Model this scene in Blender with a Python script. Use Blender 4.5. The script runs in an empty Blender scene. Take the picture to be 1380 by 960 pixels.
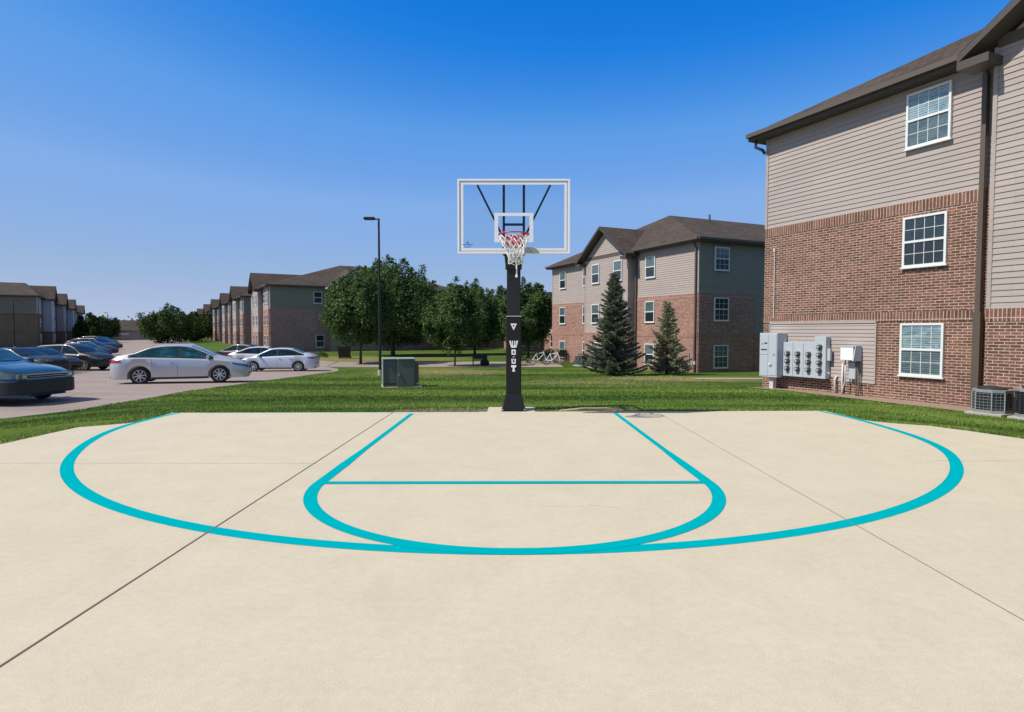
import bpy, bmesh, math, random
import numpy as np
from mathutils import Vector, Matrix
random.seed(7); rng = np.random.default_rng(11)
R = math.radians
D = bpy.data
scene = bpy.context.scene
col = scene.collection

# ------------------------------------------------------------------ camera, sky, sun, exposure
EYE = 1.48
cam_d = D.cameras.new('camera'); cam = D.objects.new('camera', cam_d); col.objects.link(cam)
cam.location = (0, 0, EYE); cam.rotation_euler = (R(90 - 2.47), 0, 0)
cam_d.sensor_width = 36; cam_d.lens = 36 * 810 / 1380
cam_d.clip_start = .05; cam_d.clip_end = 5000
scene.camera = cam
SUN_EL, SUN_AZ = 50, -20          # azimuth measured from -X towards +Y (negative: on the camera side)
world = D.worlds.new('World'); scene.world = world; world.use_nodes = True
wn = world.node_tree; wn.nodes.clear()
sky = wn.nodes.new('ShaderNodeTexSky'); sky.sky_type = 'NISHITA'; sky.sun_disc = False
sky.sun_elevation = R(SUN_EL); sky.sun_rotation = R(-90 + SUN_AZ)
sky.altitude = 0; sky.air_density = 1.0; sky.dust_density = .35; sky.ozone_density = 4.0
hs = wn.nodes.new('ShaderNodeHueSaturation'); hs.inputs['Saturation'].default_value = 1.28; hs.inputs['Value'].default_value = 1.0
gm = wn.nodes.new('ShaderNodeGamma'); gm.inputs['Gamma'].default_value = 1.0
bg = wn.nodes.new('ShaderNodeBackground'); bg.inputs['Strength'].default_value = .11
wo = wn.nodes.new('ShaderNodeOutputWorld')
# tone the physical sky into the deep polarised blue of the photograph (a monotone grade of the sky's own radiance)
wn.links.new(sky.outputs[0], hs.inputs['Color']); wn.links.new(hs.outputs[0], gm.inputs[0])
sx_ = wn.nodes.new('ShaderNodeSeparateColor'); wn.links.new(gm.outputs[0], sx_.inputs[0])
mu_ = wn.nodes.new('ShaderNodeMath'); mu_.operation = 'MULTIPLY'; mu_.inputs[1].default_value = .11 / .7; wn.links.new(sx_.outputs[0], mu_.inputs[0])
rp_ = wn.nodes.new('ShaderNodeValToRGB'); wn.links.new(mu_.outputs[0], rp_.inputs[0])
ST = [(0, (.002, .08, .40)), (.035, (.006, .175, .68)), (.043, (.013, .21, .74)), (.053, (.05, .26, .76)), (.067, (.11, .335, .80)), (.095, (.165, .37, .80)), (.12, (.225, .42, .81)), (.30, (.315, .465, .72)), (.5, (.405, .505, .72)), (.68, (.48, .57, .75))]
while len(rp_.color_ramp.elements) < len(ST): rp_.color_ramp.elements.new(.5)
for e_, (p_, c_) in zip(rp_.color_ramp.elements, ST): e_.position = p_ / .7; e_.color = (*c_, 1)
vm_ = wn.nodes.new('ShaderNodeVectorMath'); vm_.operation = 'SCALE'; vm_.inputs['Scale'].default_value = 1 / .11; wn.links.new(rp_.outputs[0], vm_.inputs[0])
tc_ = wn.nodes.new('ShaderNodeTexCoord'); sz_ = wn.nodes.new('ShaderNodeSeparateXYZ'); wn.links.new(tc_.outputs['Generated'], sz_.inputs[0])
mr_ = wn.nodes.new('ShaderNodeMapRange'); mr_.inputs['From Min'].default_value = .50; mr_.inputs['From Max'].default_value = .80; mr_.inputs['To Min'].default_value = 0; mr_.inputs['To Max'].default_value = 1
wn.links.new(sz_.outputs[2], mr_.inputs['Value']); vz_ = wn.nodes.new('ShaderNodeMix'); vz_.data_type = 'RGBA'       # paler, dimmer light from overhead, well above the picture
vz_.inputs[7].default_value = (1.9, 2.25, 2.9, 1)
wn.links.new(mr_.outputs[0], vz_.inputs[0]); wn.links.new(vm_.outputs[0], vz_.inputs[6])
wn.links.new(vz_.outputs[2], bg.inputs[0]); wn.links.new(bg.outputs[0], wo.inputs[0])
sl = D.lights.new('sun', 'SUN'); sl.energy = 4.9; sl.angle = R(.5); sl.color = (1, .94, .84)
sun = D.objects.new('sun', sl); col.objects.link(sun)
sd = Vector((-math.cos(R(SUN_EL)) * math.cos(R(SUN_AZ)), math.cos(R(SUN_EL)) * math.sin(R(SUN_AZ)), math.sin(R(SUN_EL))))
sun.rotation_euler = sd.to_track_quat('Z', 'Y').to_euler(); sun.location = (-30, 0, 40)
vs = scene.view_settings; vs.view_transform = 'Standard'; vs.look = 'None'; vs.exposure = .0; vs.gamma = 1; vs.use_curve_mapping = False

# ------------------------------------------------------------------ helpers
def tag(o, label=None, cat=None, group=None, kind=None):
    if label: o['label'] = label
    if cat: o['category'] = cat
    if group: o['group'] = group
    if kind: o['kind'] = kind
    return o
def empty(name, loc=(0, 0, 0), rz=0, label=None, cat=None, group=None, kind=None):
    o = D.objects.new(name, None); col.objects.link(o); o.location = loc; o.rotation_euler = (0, 0, rz)
    o.empty_display_size = .2
    return tag(o, label, cat, group, kind)
def kids(o): return [c for c in D.objects if c.parent == o]
def copy_tree(o, parent=None):
    ch = kids(o)
    c = o.copy(); col.objects.link(c)
    if parent is not None: c.parent = parent
    for k in ch: copy_tree(k, c)
    return c
class MB:
    def __init__(s): s.v = []; s.f = []; s.sm = False
    def add(s, vs, fs):
        n = len(s.v); s.v += [tuple(p) for p in vs]; s.f += [tuple(i + n for i in f) for f in fs]; return s
    def quad(s, a, b, c, d): return s.add([a, b, c, d], [(0, 1, 2, 3)])
    def box(s, c, d, rz=0, M=None):
        hx, hy, hz = d[0] / 2, d[1] / 2, d[2] / 2
        ps = [Vector((x, y, z)) for x in (-hx, hx) for y in (-hy, hy) for z in (-hz, hz)]
        if M is not None: ps = [M @ p for p in ps]
        elif rz: ps = [Matrix.Rotation(rz, 3, 'Z') @ p for p in ps]
        ps = [p + Vector(c) for p in ps]
        return s.add(ps, [(0, 1, 3, 2), (4, 6, 7, 5), (0, 4, 5, 1), (2, 3, 7, 6), (0, 2, 6, 4), (1, 5, 7, 3)])
    def bb(s, x0, x1, y0, y1, z0, z1):
        return s.box(((x0 + x1) / 2, (y0 + y1) / 2, (z0 + z1) / 2), (abs(x1 - x0), abs(y1 - y0), abs(z1 - z0)))
    def tube(s, pts, r, n=8, cap=True):
        pts = [Vector(p) for p in pts]; rs = r if isinstance(r, (list, tuple)) else [r] * len(pts)
        vs = []; up = None
        for i, p in enumerate(pts):
            t = (pts[min(i + 1, len(pts) - 1)] - pts[max(i - 1, 0)]).normalized()
            if up is None: up = Vector((0, 0, 1)) if abs(t.z) < .9 else Vector((1, 0, 0))
            a = t.cross(up).normalized(); b = a.cross(t).normalized(); up = b
            for k in range(n):
                an = 2 * math.pi * k / n; vs.append(p + (a * math.cos(an) + b * math.sin(an)) * rs[i])
        fs = [(i * n + k, i * n + (k + 1) % n, (i + 1) * n + (k + 1) % n, (i + 1) * n + k) for i in range(len(pts) - 1) for k in range(n)]
        if cap: fs += [tuple(range(n))[::-1], tuple((len(pts) - 1) * n + k for k in range(n))]
        return s.add(vs, fs)
    def lathe(s, prof, c=(0, 0, 0), axis='Z', n=24):
        vs = []
        for r, h in prof:
            for k in range(n):
                a = 2 * math.pi * k / n; x, y = r * math.cos(a), r * math.sin(a)
                p = (x, y, h) if axis == 'Z' else ((x, h, y) if axis == 'Y' else (h, x, y))
                vs.append((p[0] + c[0], p[1] + c[1], p[2] + c[2]))
        m = len(prof)
        return s.add(vs, [(i * n + k, i * n + (k + 1) % n, (i + 1) * n + (k + 1) % n, (i + 1) * n + k) for i in range(m - 1) for k in range(n)])
    def prism(s, poly, z0, z1):          # poly in xy
        n = len(poly)
        return s.add([(x, y, z0) for x, y in poly] + [(x, y, z1) for x, y in poly],
                     [tuple(range(n))[::-1], tuple(range(n, 2 * n))] + [(i, (i + 1) % n, n + (i + 1) % n, n + i) for i in range(n)])
    def plate(s, poly, y0, y1):          # poly in xz, thickness in y
        n = len(poly)
        return s.add([(x, y0, z) for x, z in poly] + [(x, y1, z) for x, z in poly],
                     [tuple(range(n)), tuple(range(n, 2 * n))[::-1]] + [(i, n + i, n + (i + 1) % n, (i + 1) % n) for i in range(n)])
    def mesh(s, name):
        m = D.meshes.new(name); m.from_pydata(s.v, [], s.f); m.update(); return m
    def build(s, name, mat, parent=None, smooth=False, bevel=0, loc=None, fix=False):
        m = s.mesh(name)
        if fix:
            b = bmesh.new(); b.from_mesh(m); bmesh.ops.remove_doubles(b, verts=b.verts, dist=1e-5)
            bmesh.ops.recalc_face_normals(b, faces=b.faces); b.to_mesh(m); b.free()
        if mat: m.materials.append(mat)
        if smooth:
            m.polygons.foreach_set('use_smooth', [True] * len(m.polygons))
            if smooth is not True: m.set_sharp_from_angle(angle=R(smooth))
        o = D.objects.new(name, m); col.objects.link(o)
        if parent is not None: o.parent = parent
        if loc is not None: o.location = loc
        if bevel:
            bv = o.modifiers.new('bevel', 'BEVEL'); bv.width = bevel; bv.segments = 2; bv.limit_method = 'ANGLE'
        return o

# node material helper
class NT:
    def __init__(s, name):
        s.m = D.materials.new(name); s.m.use_nodes = True; s.t = s.m.node_tree; s.n = s.t.nodes
        s.b = s.n['Principled BSDF']; s.out = s.n['Material Output']
    def new(s, ty, **kw):
        n = s.n.new(ty)
        for k, v in kw.items(): setattr(n, k, v)
        return n
    def l(s, a, b): s.t.links.new(a, b)
    def obj(s): return s.new('ShaderNodeTexCoord').outputs['Object']
    def geo(s): return s.new('ShaderNodeNewGeometry').outputs['Position']
    def mapping(s, v, scale=(1, 1, 1), loc=(0, 0, 0)):
        n = s.new('ShaderNodeMapping'); s.l(v, n.inputs[0]); n.inputs['Scale'].default_value = scale; n.inputs['Location'].default_value = loc
        return n.outputs[0]
    def noise(s, v, scale, detail=4, rough=.6, dist=0):
        n = s.new('ShaderNodeTexNoise'); n.inputs['Scale'].default_value = scale; n.inputs['Detail'].default_value = detail
        n.inputs['Roughness'].default_value = rough; n.inputs['Distortion'].default_value = dist
        if v is not None: s.l(v, n.inputs['Vector'])
        return n.outputs['Fac']
    def ramp(s, f, stops, interp='LINEAR'):
        n = s.new('ShaderNodeValToRGB'); n.color_ramp.interpolation = interp; s.l(f, n.inputs[0]); e = n.color_ramp.elements
        while len(e) < len(stops): e.new(.5)
        for i, (p, c) in enumerate(stops):
            e[i].position = p; e[i].color = (c[0], c[1], c[2], 1) if isinstance(c, (tuple, list)) else (c, c, c, 1)
        return n.outputs[0]
    def mix(s, f, a, b, mode='MIX'):
        n = s.new('ShaderNodeMix', data_type='RGBA', blend_type=mode)
        for v, i in ((f, 0), (a, 6), (b, 7)):
            if isinstance(v, (int, float)): n.inputs[i].default_value = v if i == 0 else (v, v, v, 1)
            elif isinstance(v, (tuple, list)): n.inputs[i].default_value = (v[0], v[1], v[2], 1)
            else: s.l(v, n.inputs[i])
        return n.outputs[2]
    def math(s, op, a, b=None, c=None, clamp=False):
        n = s.new('ShaderNodeMath', operation=op, use_clamp=clamp)
        for i, v in enumerate((a, b, c)):
            if v is None: continue
            if isinstance(v, (int, float)): n.inputs[i].default_value = v
            else: s.l(v, n.inputs[i])
        return n.outputs[0]
    def bump(s, h, strength=.3, dist=.01):
        n = s.new('ShaderNodeBump'); n.inputs['Strength'].default_value = strength; n.inputs['Distance'].default_value = dist
        s.l(h, n.inputs['Height']); s.l(n.outputs[0], s.b.inputs['Normal']); return s
    def col(s, c):
        if isinstance(c, (tuple, list)): s.b.inputs['Base Color'].default_value = (c[0], c[1], c[2], 1)
        else: s.l(c, s.b.inputs['Base Color'])
        return s
    def set(s, **kw):
        for k, v in kw.items():
            i = s.b.inputs[k.replace('_', ' ')]
            if isinstance(v, (int, float, tuple)): i.default_value = v
            else: s.l(v, i)
        return s

def simple(name, c, rough=.6, metal=0, var=.12, scale=6, bump=0, coat=0, spec=.5):
    t = NT(name); o = t.obj(); n = t.noise(o, scale, 5)
    t.col(t.mix(n, tuple(x * (1 - var) for x in c), tuple(min(1, x * (1 + var)) for x in c)))
    t.set(Roughness=rough, Metallic=metal, Coat_Weight=coat, Coat_Roughness=.05, Specular_IOR_Level=spec)
    if bump: t.bump(t.noise(o, scale * 12, 3), bump, .004)
    return t.m

M = {}
M['white'] = simple('white_paint', (.86, .86, .85), .45, var=.04)
M['vinyl'] = simple('white_vinyl', (.74, .75, .74), .4, var=.03)
M['black'] = simple('black_powder_coat', (.008, .009, .010), .5, var=.15, scale=3)
M['pad'] = simple('black_vinyl_pad', (.009, .010, .011), .6, var=.15, scale=4, bump=.15, spec=.3)
M['steel'] = simple('galvanised_steel', (.5, .52, .53), .45, .3, var=.06)
M['redrim'] = simple('red_rim_paint', (.55, .04, .03), .4, var=.1)
M['cord'] = simple('white_net_cord', (.72, .72, .7), .8, var=.05)
M['blue_mark'] = simple('blue_decal', (.01, .05, .28), .5, var=.05)
M['green_box'] = simple('green_utility_paint', (.125, .132, .098), .5, var=.1, scale=2, bump=.05)
M['panel_grey'] = simple('grey_electrical_paint', (.46, .50, .54), .45, var=.05, scale=2)
M['meter_dark'] = simple('meter_dark_glass', (.06, .065, .07), .15, var=.1)
M['trim_brown'] = simple('brown_trim', (.105, .082, .064), .5, var=.1, scale=2)
M['fascia'] = simple('dark_brown_fascia', (.07, .056, .046), .5, var=.1, scale=2)
M['ac_grey'] = simple('grey_ac_paint', (.26, .28, .27), .5, var=.08)
M['ac_dark'] = simple('dark_ac_grille', (.028, .03, .032), .5, var=.1)
M['pvc'] = simple('pale_conduit', (.6, .58, .53), .5, var=.05)
M['rubber'] = simple('tyre_rubber', (.018, .018, .019), .8, var=.15)
M['rim'] = simple('alloy_wheel', (.55, .56, .57), .3, .8, var=.05)
M['rim_dark'] = simple('wheel_recess_shade', (.02, .02, .022), .6, var=.1)
M['plastic'] = simple('black_car_plastic', (.012, .014, .017), .5, var=.1)
M['redlamp'] = simple('red_lamp_lens', (.45, .012, .015), .15, var=.1, coat=.6)
M['lamp'] = simple('clear_lamp_lens', (.42, .47, .5), .12, .3, var=.3, scale=25, coat=.8)
M['lens'] = simple('dark_headlamp_glass', (.09, .12, .14), .08, .2, var=.6, scale=18, coat=1)
M['chrome'] = simple('chrome_trim', (.6, .62, .64), .18, .9, var=.05)
M['plate'] = simple('number_plate', (.55, .58, .62), .4, var=.1)
M['concrete_pale'] = simple('pale_concrete', (.42, .38, .33), .9, var=.12, scale=4, bump=.2)
M['bench'] = simple('black_bench_metal', (.02, .02, .022), .5)

def car_glass(name, c=(.012, .03, .045), coat=.0):
    t = NT(name); o = t.obj(); n = t.noise(t.mapping(o, (1.2, 1, 4)), 2.2, 3, .6, .6)
    t.col(t.ramp(n, [(.42, tuple(x * .4 for x in c)), (.62, c), (.75, tuple(x * 2.2 for x in c))]))  # bright and dark streaks paint reflections into the glass colour
    t.set(Roughness=.1, Coat_Weight=coat, Coat_Roughness=.02, Specular_IOR_Level=.4); return t.m
M['carglass'] = car_glass('tinted_car_glass'); M['tealglass'] = car_glass('teal_car_glass', (.02, .10, .125), .5)
def paint(name, c, metal=.3, rough=.32, coat=.8):
    t = NT(name); t.col(c); t.set(Metallic=metal, Roughness=rough, Coat_Weight=coat, Coat_Roughness=.04); return t.m
P = dict(silver=paint('silver_paint', (.56, .565, .585), .42, .34), silver2=paint('pale_blue_silver_paint', (.55, .61, .70), .3, .36),
         white=paint('white_car_paint', (.68, .69, .7), .05), blue=paint('deep_blue_paint', (.004, .05, .10), .35, .28),
         black=paint('black_paint', (.008, .008, .010), .0, .45, .15), charcoal=paint('charcoal_paint', (.018, .021, .025), .1, .45, .15),
         navy=paint('navy_paint', (.008, .013, .026), .1, .45, .15), maroon=paint('maroon_paint', (.06, .012, .014), .3))

def along_vec(t):                        # (x+y, z) so that either wall direction is covered
    s = t.new('ShaderNodeSeparateXYZ'); t.l(t.obj(), s.inputs[0])
    c = t.new('ShaderNodeCombineXYZ'); t.l(t.math('ADD', s.outputs[0], s.outputs[1]), c.inputs[0]); t.l(s.outputs[2], c.inputs[1])
    return c.outputs[0], s
def brick_mat(name, c1, c2, mortar, w=.235, h=.079, ms=.010, soldier=False, bstr=.5):
    t = NT(name); v, s = along_vec(t)
    if soldier:
        c = t.new('ShaderNodeCombineXYZ'); ss = t.new('ShaderNodeSeparateXYZ'); t.l(v, ss.inputs[0])
        t.l(ss.outputs[1], c.inputs[0]); t.l(ss.outputs[0], c.inputs[1]); v = c.outputs[0]
    b = t.new('ShaderNodeTexBrick'); t.l(v, b.inputs['Vector']); b.inputs['Scale'].default_value = 1
    b.inputs['Brick Width'].default_value = w; b.inputs['Row Height'].default_value = h; b.inputs['Mortar Size'].default_value = ms
    b.inputs['Mortar Smooth'].default_value = .15; b.inputs['Bias'].default_value = 0
    b.offset = .0 if soldier else .5
    b.inputs['Color1'].default_value = (*c1, 1); b.inputs['Color2'].default_value = (*c2, 1); b.inputs['Mortar'].default_value = (*mortar, 1)
    n1 = t.noise(v, 22, 4, .7); n2 = t.noise(v, .5, 3); n3 = t.noise(v, 5, 2)
    k = t.mix(.75, b.outputs['Color'], t.ramp(n1, [(.3, .55), (.7, 1.45)]), 'MULTIPLY')
    k = t.mix(.6, k, t.ramp(n2, [(.3, .82), (.7, 1.18)]), 'MULTIPLY')
    k = t.mix(.5, k, t.ramp(n3, [(.35, .75), (.65, 1.25)]), 'MULTIPLY')
    t.col(k); t.set(Roughness=.9, Specular_IOR_Level=.2)
    t.bump(t.math('SUBTRACT', 1, b.outputs['Fac']), bstr, .012); return t.m
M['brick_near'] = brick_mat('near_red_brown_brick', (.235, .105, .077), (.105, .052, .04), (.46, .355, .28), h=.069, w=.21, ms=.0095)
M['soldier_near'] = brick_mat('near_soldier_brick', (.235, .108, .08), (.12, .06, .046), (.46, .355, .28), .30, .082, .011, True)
M['brick_pink'] = brick_mat('pink_red_brick', (.36, .185, .145), (.23, .10, .08), (.45, .34, .28), bstr=.3)
M['soldier_pink'] = brick_mat('pink_soldier_brick', (.36, .185, .145), (.26, .12, .09), (.45, .34, .28), .3, .09, .012, True)
def siding_mat(name, c):
    t = NT(name); v, s = along_vec(t); vv = t.mapping(v, (.6, 9, 1))
    n = t.noise(vv, 1.6, 4); n2 = t.noise(v, .35, 3)
    k = t.mix(n, tuple(x * .92 for x in c), tuple(x * 1.07 for x in c)); k = t.mix(.5, k, t.ramp(n2, [(.3, .88), (.7, 1.1)]), 'MULTIPLY')
    b = t.new('ShaderNodeTexBrick'); t.l(v, b.inputs['Vector']); b.inputs['Scale'].default_value = 1; b.inputs['Brick Width'].default_value = 3.66; b.inputs['Row Height'].default_value = .236; b.inputs['Mortar Size'].default_value = .004; b.offset = .37
    b.inputs['Color1'].default_value = (1.03, 1.03, 1.03, 1); b.inputs['Color2'].default_value = (.95, .95, .95, 1); b.inputs['Mortar'].default_value = (.72, .71, .70, 1); k = t.mix(.9, k, b.outputs['Color'], 'MULTIPLY')
    t.col(k); t.set(Roughness=.6, Specular_IOR_Level=.3); t.bump(t.noise(t.mapping(v, (2, 40, 1)), 3, 3), .12, .003); return t.m
M['siding'] = siding_mat('taupe_vinyl_siding', (.395, .34, .315)); M['siding_pink'] = siding_mat('pinkish_taupe_siding', (.42, .355, .325))
M['siding_pale'] = siding_mat('pale_grey_siding', (.42, .43, .45)); M['siding_olive_shade'] = siding_mat('shade_toned_olive_siding', (.24, .215, .145)); M['siding_khaki_shade'] = siding_mat('shade_toned_khaki_siding', (.29, .255, .19)); M['siding_brown_shade'] = siding_mat('shade_toned_brown_siding', (.25, .185, .13))  # olive, khaki, brown: shade mixed into the siding colour of camera-facing ends
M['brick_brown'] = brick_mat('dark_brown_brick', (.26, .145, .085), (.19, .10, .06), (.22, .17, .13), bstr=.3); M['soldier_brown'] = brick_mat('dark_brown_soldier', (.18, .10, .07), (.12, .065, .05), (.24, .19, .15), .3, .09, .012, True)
def shingle_mat(name, c):
    t = NT(name); s = t.new('ShaderNodeSeparateXYZ'); t.l(t.obj(), s.inputs[0]); c2 = t.new('ShaderNodeCombineXYZ')
    t.l(t.math('ADD', s.outputs[0], s.outputs[1]), c2.inputs[0]); t.l(t.math('MULTIPLY', s.outputs[2], 2.6), c2.inputs[1])
    b = t.new('ShaderNodeTexBrick'); t.l(c2.outputs[0], b.inputs['Vector']); b.inputs['Scale'].default_value = 1
    b.inputs['Brick Width'].default_value = .30; b.inputs['Row Height'].default_value = .15; b.inputs['Mortar Size'].default_value = .012
    b.inputs['Color1'].default_value = (*[x * 1.25 for x in c], 1); b.inputs['Color2'].default_value = (*[x * .75 for x in c], 1)
    b.inputs['Mortar'].default_value = (*[x * .5 for x in c], 1)
    n = t.noise(t.obj(), 14, 4, .7); n2 = t.noise(t.obj(), .4, 3)
    k = t.mix(.7, b.outputs['Color'], t.ramp(n, [(.3, .6), (.7, 1.4)]), 'MULTIPLY'); k = t.mix(.7, k, t.ramp(n2, [(.3, .8), (.7, 1.2)]), 'MULTIPLY')
    t.col(k); t.set(Roughness=.95, Specular_IOR_Level=.15); t.bump(b.outputs['Fac'], .4, -.01); return t.m
M['shingle'] = shingle_mat('brown_asphalt_shingle', (.085, .066, .055)); M['shingle_green'] = shingle_mat('dark_green_grey_shingle', (.06, .075, .06))

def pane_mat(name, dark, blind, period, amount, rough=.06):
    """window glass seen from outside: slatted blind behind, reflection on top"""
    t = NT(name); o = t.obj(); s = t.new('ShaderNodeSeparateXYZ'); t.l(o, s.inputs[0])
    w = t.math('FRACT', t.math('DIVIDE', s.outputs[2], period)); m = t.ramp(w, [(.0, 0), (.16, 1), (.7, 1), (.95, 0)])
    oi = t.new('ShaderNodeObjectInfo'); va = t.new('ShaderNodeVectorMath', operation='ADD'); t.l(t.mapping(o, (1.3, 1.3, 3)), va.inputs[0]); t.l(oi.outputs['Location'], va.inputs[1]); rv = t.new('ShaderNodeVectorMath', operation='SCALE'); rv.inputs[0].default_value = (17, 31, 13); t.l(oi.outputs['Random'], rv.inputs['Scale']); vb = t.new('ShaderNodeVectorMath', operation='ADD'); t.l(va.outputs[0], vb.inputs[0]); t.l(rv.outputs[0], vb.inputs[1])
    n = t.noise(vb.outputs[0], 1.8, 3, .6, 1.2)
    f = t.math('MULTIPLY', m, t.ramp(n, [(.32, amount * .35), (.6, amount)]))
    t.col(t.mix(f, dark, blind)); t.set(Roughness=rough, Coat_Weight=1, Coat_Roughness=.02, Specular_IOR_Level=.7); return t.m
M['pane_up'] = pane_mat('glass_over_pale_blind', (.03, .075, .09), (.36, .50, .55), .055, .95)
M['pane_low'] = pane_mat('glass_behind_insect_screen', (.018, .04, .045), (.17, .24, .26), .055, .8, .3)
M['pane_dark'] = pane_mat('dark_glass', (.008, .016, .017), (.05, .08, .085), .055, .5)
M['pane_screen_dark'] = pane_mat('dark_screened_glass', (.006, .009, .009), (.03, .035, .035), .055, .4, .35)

# ------------------------------------------------------------------ the ground
def g0(y): return -.35 if y <= 18 else (-1.10 if y >= 38 else -.35 - .75 * (y - 18) / 20)
LEFT = [(-6.08, 10.72), (-6.04, 9.75), (-6.12, 9.5), (-6.35, 9.3), (-6.62, 9.12), (-6.64, 7.7), (-6.9, 5), (-7.3, 1), (-7.4, -6)]
RIGHT = [(5.74, 10.98), (5.80, 9.85), (5.90, 9.66), (6.1, 9.48), (6.45, 9.25), (6.7, 8.8), (6.98, 8.1), (7.25, 7), (7.4, 4), (7.4, -6)]
COURT = LEFT + RIGHT[::-1] + [(.42, 10.87), (.42, 11.55), (-.45, 11.55), (-.45, 10.84)][0:0]
def court_dist(x, y):
    xl = np.interp(y, [p[1] for p in LEFT[::-1]], [p[0] for p in LEFT[::-1]]); xr = np.interp(y, [p[1] for p in RIGHT[::-1]], [p[0] for p in RIGHT[::-1]])
    dx = max(xl - x, x - xr, 0); dy = max(y - 10.85, 0); return math.hypot(dx, dy)
def g(x, y):
    d = court_dist(x, y); k = min(1, d / (2.3 if y < 10 else 5.0)); k = k * k * (3 - 2 * k)
    return -.012 + (g0(y) + .012) * k

t = NT('lawn_ground'); p = t.geo()
n1 = t.noise(t.mapping(p, (.10, .55, 1), (4.3, 2.65, 0)), 1.0, 4, .6); n2 = t.noise(p, 2.2, 5, .7); n3 = t.noise(p, 40, 3, .7); n4 = t.noise(t.mapping(p, (.05, .16, 1)), 1.0, 3, .55)
c = t.ramp(n1, [(.36, (.038, .085, .012)), (.5, (.075, .135, .018)), (.62, (.135, .19, .035))])
c = t.mix(t.ramp(n2, [(.35, 0), (.75, .6)]), c, (.075, .105, .028))
c = t.mix(.8, c, t.ramp(n3, [(.25, .55), (.75, 1.45)]), 'MULTIPLY')
sp = t.new('ShaderNodeSeparateXYZ'); t.l(p, sp.inputs[0])
def blob(cx, cy, rx, ry):
    a = t.math('POWER', t.math('DIVIDE', t.math('SUBTRACT', sp.outputs[0], cx), rx), 2); b = t.math('POWER', t.math('DIVIDE', t.math('SUBTRACT', sp.outputs[1], cy), ry), 2)
    return t.math('SUBTRACT', 1, t.math('ADD', a, b), clamp=True)
dry = t.math('MAXIMUM', blob(-4.5, 36.5, 3.6, 4.5), blob(8.6, 26, 4, 3)); dry = t.math('MAXIMUM', dry, blob(-15, 54, 12, 7))
dry = t.math('MULTIPLY', dry, t.ramp(n2, [(.3, .2), (.65, 1.3)]), clamp=True); c = t.mix(dry, c, (.25, .21, .085))
soil = t.math('MAXIMUM', blob(-1.2, 11.1, 1.1, .62), blob(1.4, 11.25, 1.0, .5)); soil = t.math('MULTIPLY', t.ramp(soil, [(0, 0), (.35, 1)]), t.ramp(t.noise(p, 5, 3), [(.3, .5), (.5, 1)]), clamp=True)
c = t.mix(soil, c, t.mix(n3, (.13, .10, .065), (.27, .22, .155)))
t.col(c); t.set(Roughness=.95, Specular_IOR_Level=.1); t.bump(n3, .8, .03); M['lawn'] = t.m

xs = sorted(set([-2500, -1200, -600, -300, -150, -80, -50, -30, -20, -15, -12] + list(np.round(np.arange(-10.5, 12.01, .25), 3)) + [14, 17, 22, 30, 50, 80, 150, 300, 600, 1200, 2500]))
ys = sorted(set([-60, -30, -15] + list(np.round(np.arange(-8, 16.51, .25), 3)) + [17, 18, 20, 24, 28, 33, 38, 45, 60, 90, 140, 220, 350, 600, 1200, 4000]))
m = MB(); m.add([(x, y, g(x, y)) for y in ys for x in xs], [(j * len(xs) + i, j * len(xs) + i + 1, (j + 1) * len(xs) + i + 1, (j + 1) * len(xs) + i) for j in range(len(ys) - 1) for i in range(len(xs) - 1)])
tag(m.build('ground', M['lawn'], smooth=True), 'green mown lawn sloping away from the court to the horizon', 'ground', kind='structure')

def strip(name, mat, ys_, xl, xr, dz, n=6, label=None, cat=None, zf=None):
    ys_ = sorted(set(ys_)); m = MB(); vs_ = []
    for y in ys_:
        for i in range(n + 1): 
            x = xl(y) + (xr(y) - xl(y)) * i / n; vs_.append((x, y, (zf(x, y) if zf else g0(y)) + dz))
    m.add(vs_, [(j * (n + 1) + i, j * (n + 1) + i + 1, (j + 1) * (n + 1) + i + 1, (j + 1) * (n + 1) + i) for j in range(len(ys_) - 1) for i in range(n)])
    return tag(m.build(name, mat), label, cat, kind='structure')
t = NT('parking_concrete'); p = t.geo(); n1 = t.noise(p, .25, 4); n2 = t.noise(p, 9, 5, .7); n3 = t.noise(t.mapping(p, (.25, .9, 1)), 1.3, 4, .6, .5)
c = t.mix(n1, (.275, .215, .19), (.37, .30, .268)); c = t.mix(.6, c, t.ramp(n2, [(.3, .8), (.7, 1.2)]), 'MULTIPLY'); c = t.mix(.5, c, t.ramp(n3, [(.35, .75), (.6, 1.1)]), 'MULTIPLY')
b = t.new('ShaderNodeTexBrick'); t.l(p, b.inputs['Vector']); b.inputs['Scale'].default_value = 1; b.inputs['Brick Width'].default_value = 4.6; b.inputs['Row Height'].default_value = 4.6; b.offset = 0
b.inputs['Mortar Size'].default_value = .018; c = t.mix(t.math('MULTIPLY', b.outputs['Fac'], .6), c, (.09, .075, .065))
t.col(c); t.set(Roughness=.9, Specular_IOR_Level=.2); t.bump(n2, .3, .004); M['lot'] = t.m
lx = [(-40, -9.9), (12, -9.95), (19, -9.65), (28, -10.3), (38, -11.0), (40, -11.6), (42, -13), (49, -14.2), (52, -18), (70, -35), (250, -139)]
ll = [(-40, -60), (38, -60), (60, -56), (91, -66), (250, -166)]
fx = lambda tab: (lambda y: float(np.interp(y, [q[0] for q in tab], [q[1] for q in tab])))
strip('parking_lot', M['lot'], [q[0] for q in lx] + [q[0] for q in ll] + [18], fx(ll), fx(lx), .004, 8, 'pinkish concrete parking lot running back between the apartment rows', 'parking lot')
strip('drive', M['lot'], [42, 44, 49], lambda y: -14.3 + (49 - y) * .18, lambda y: 3.6, .004, 3, 'concrete drive crossing behind the lawn', 'drive')
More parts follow.
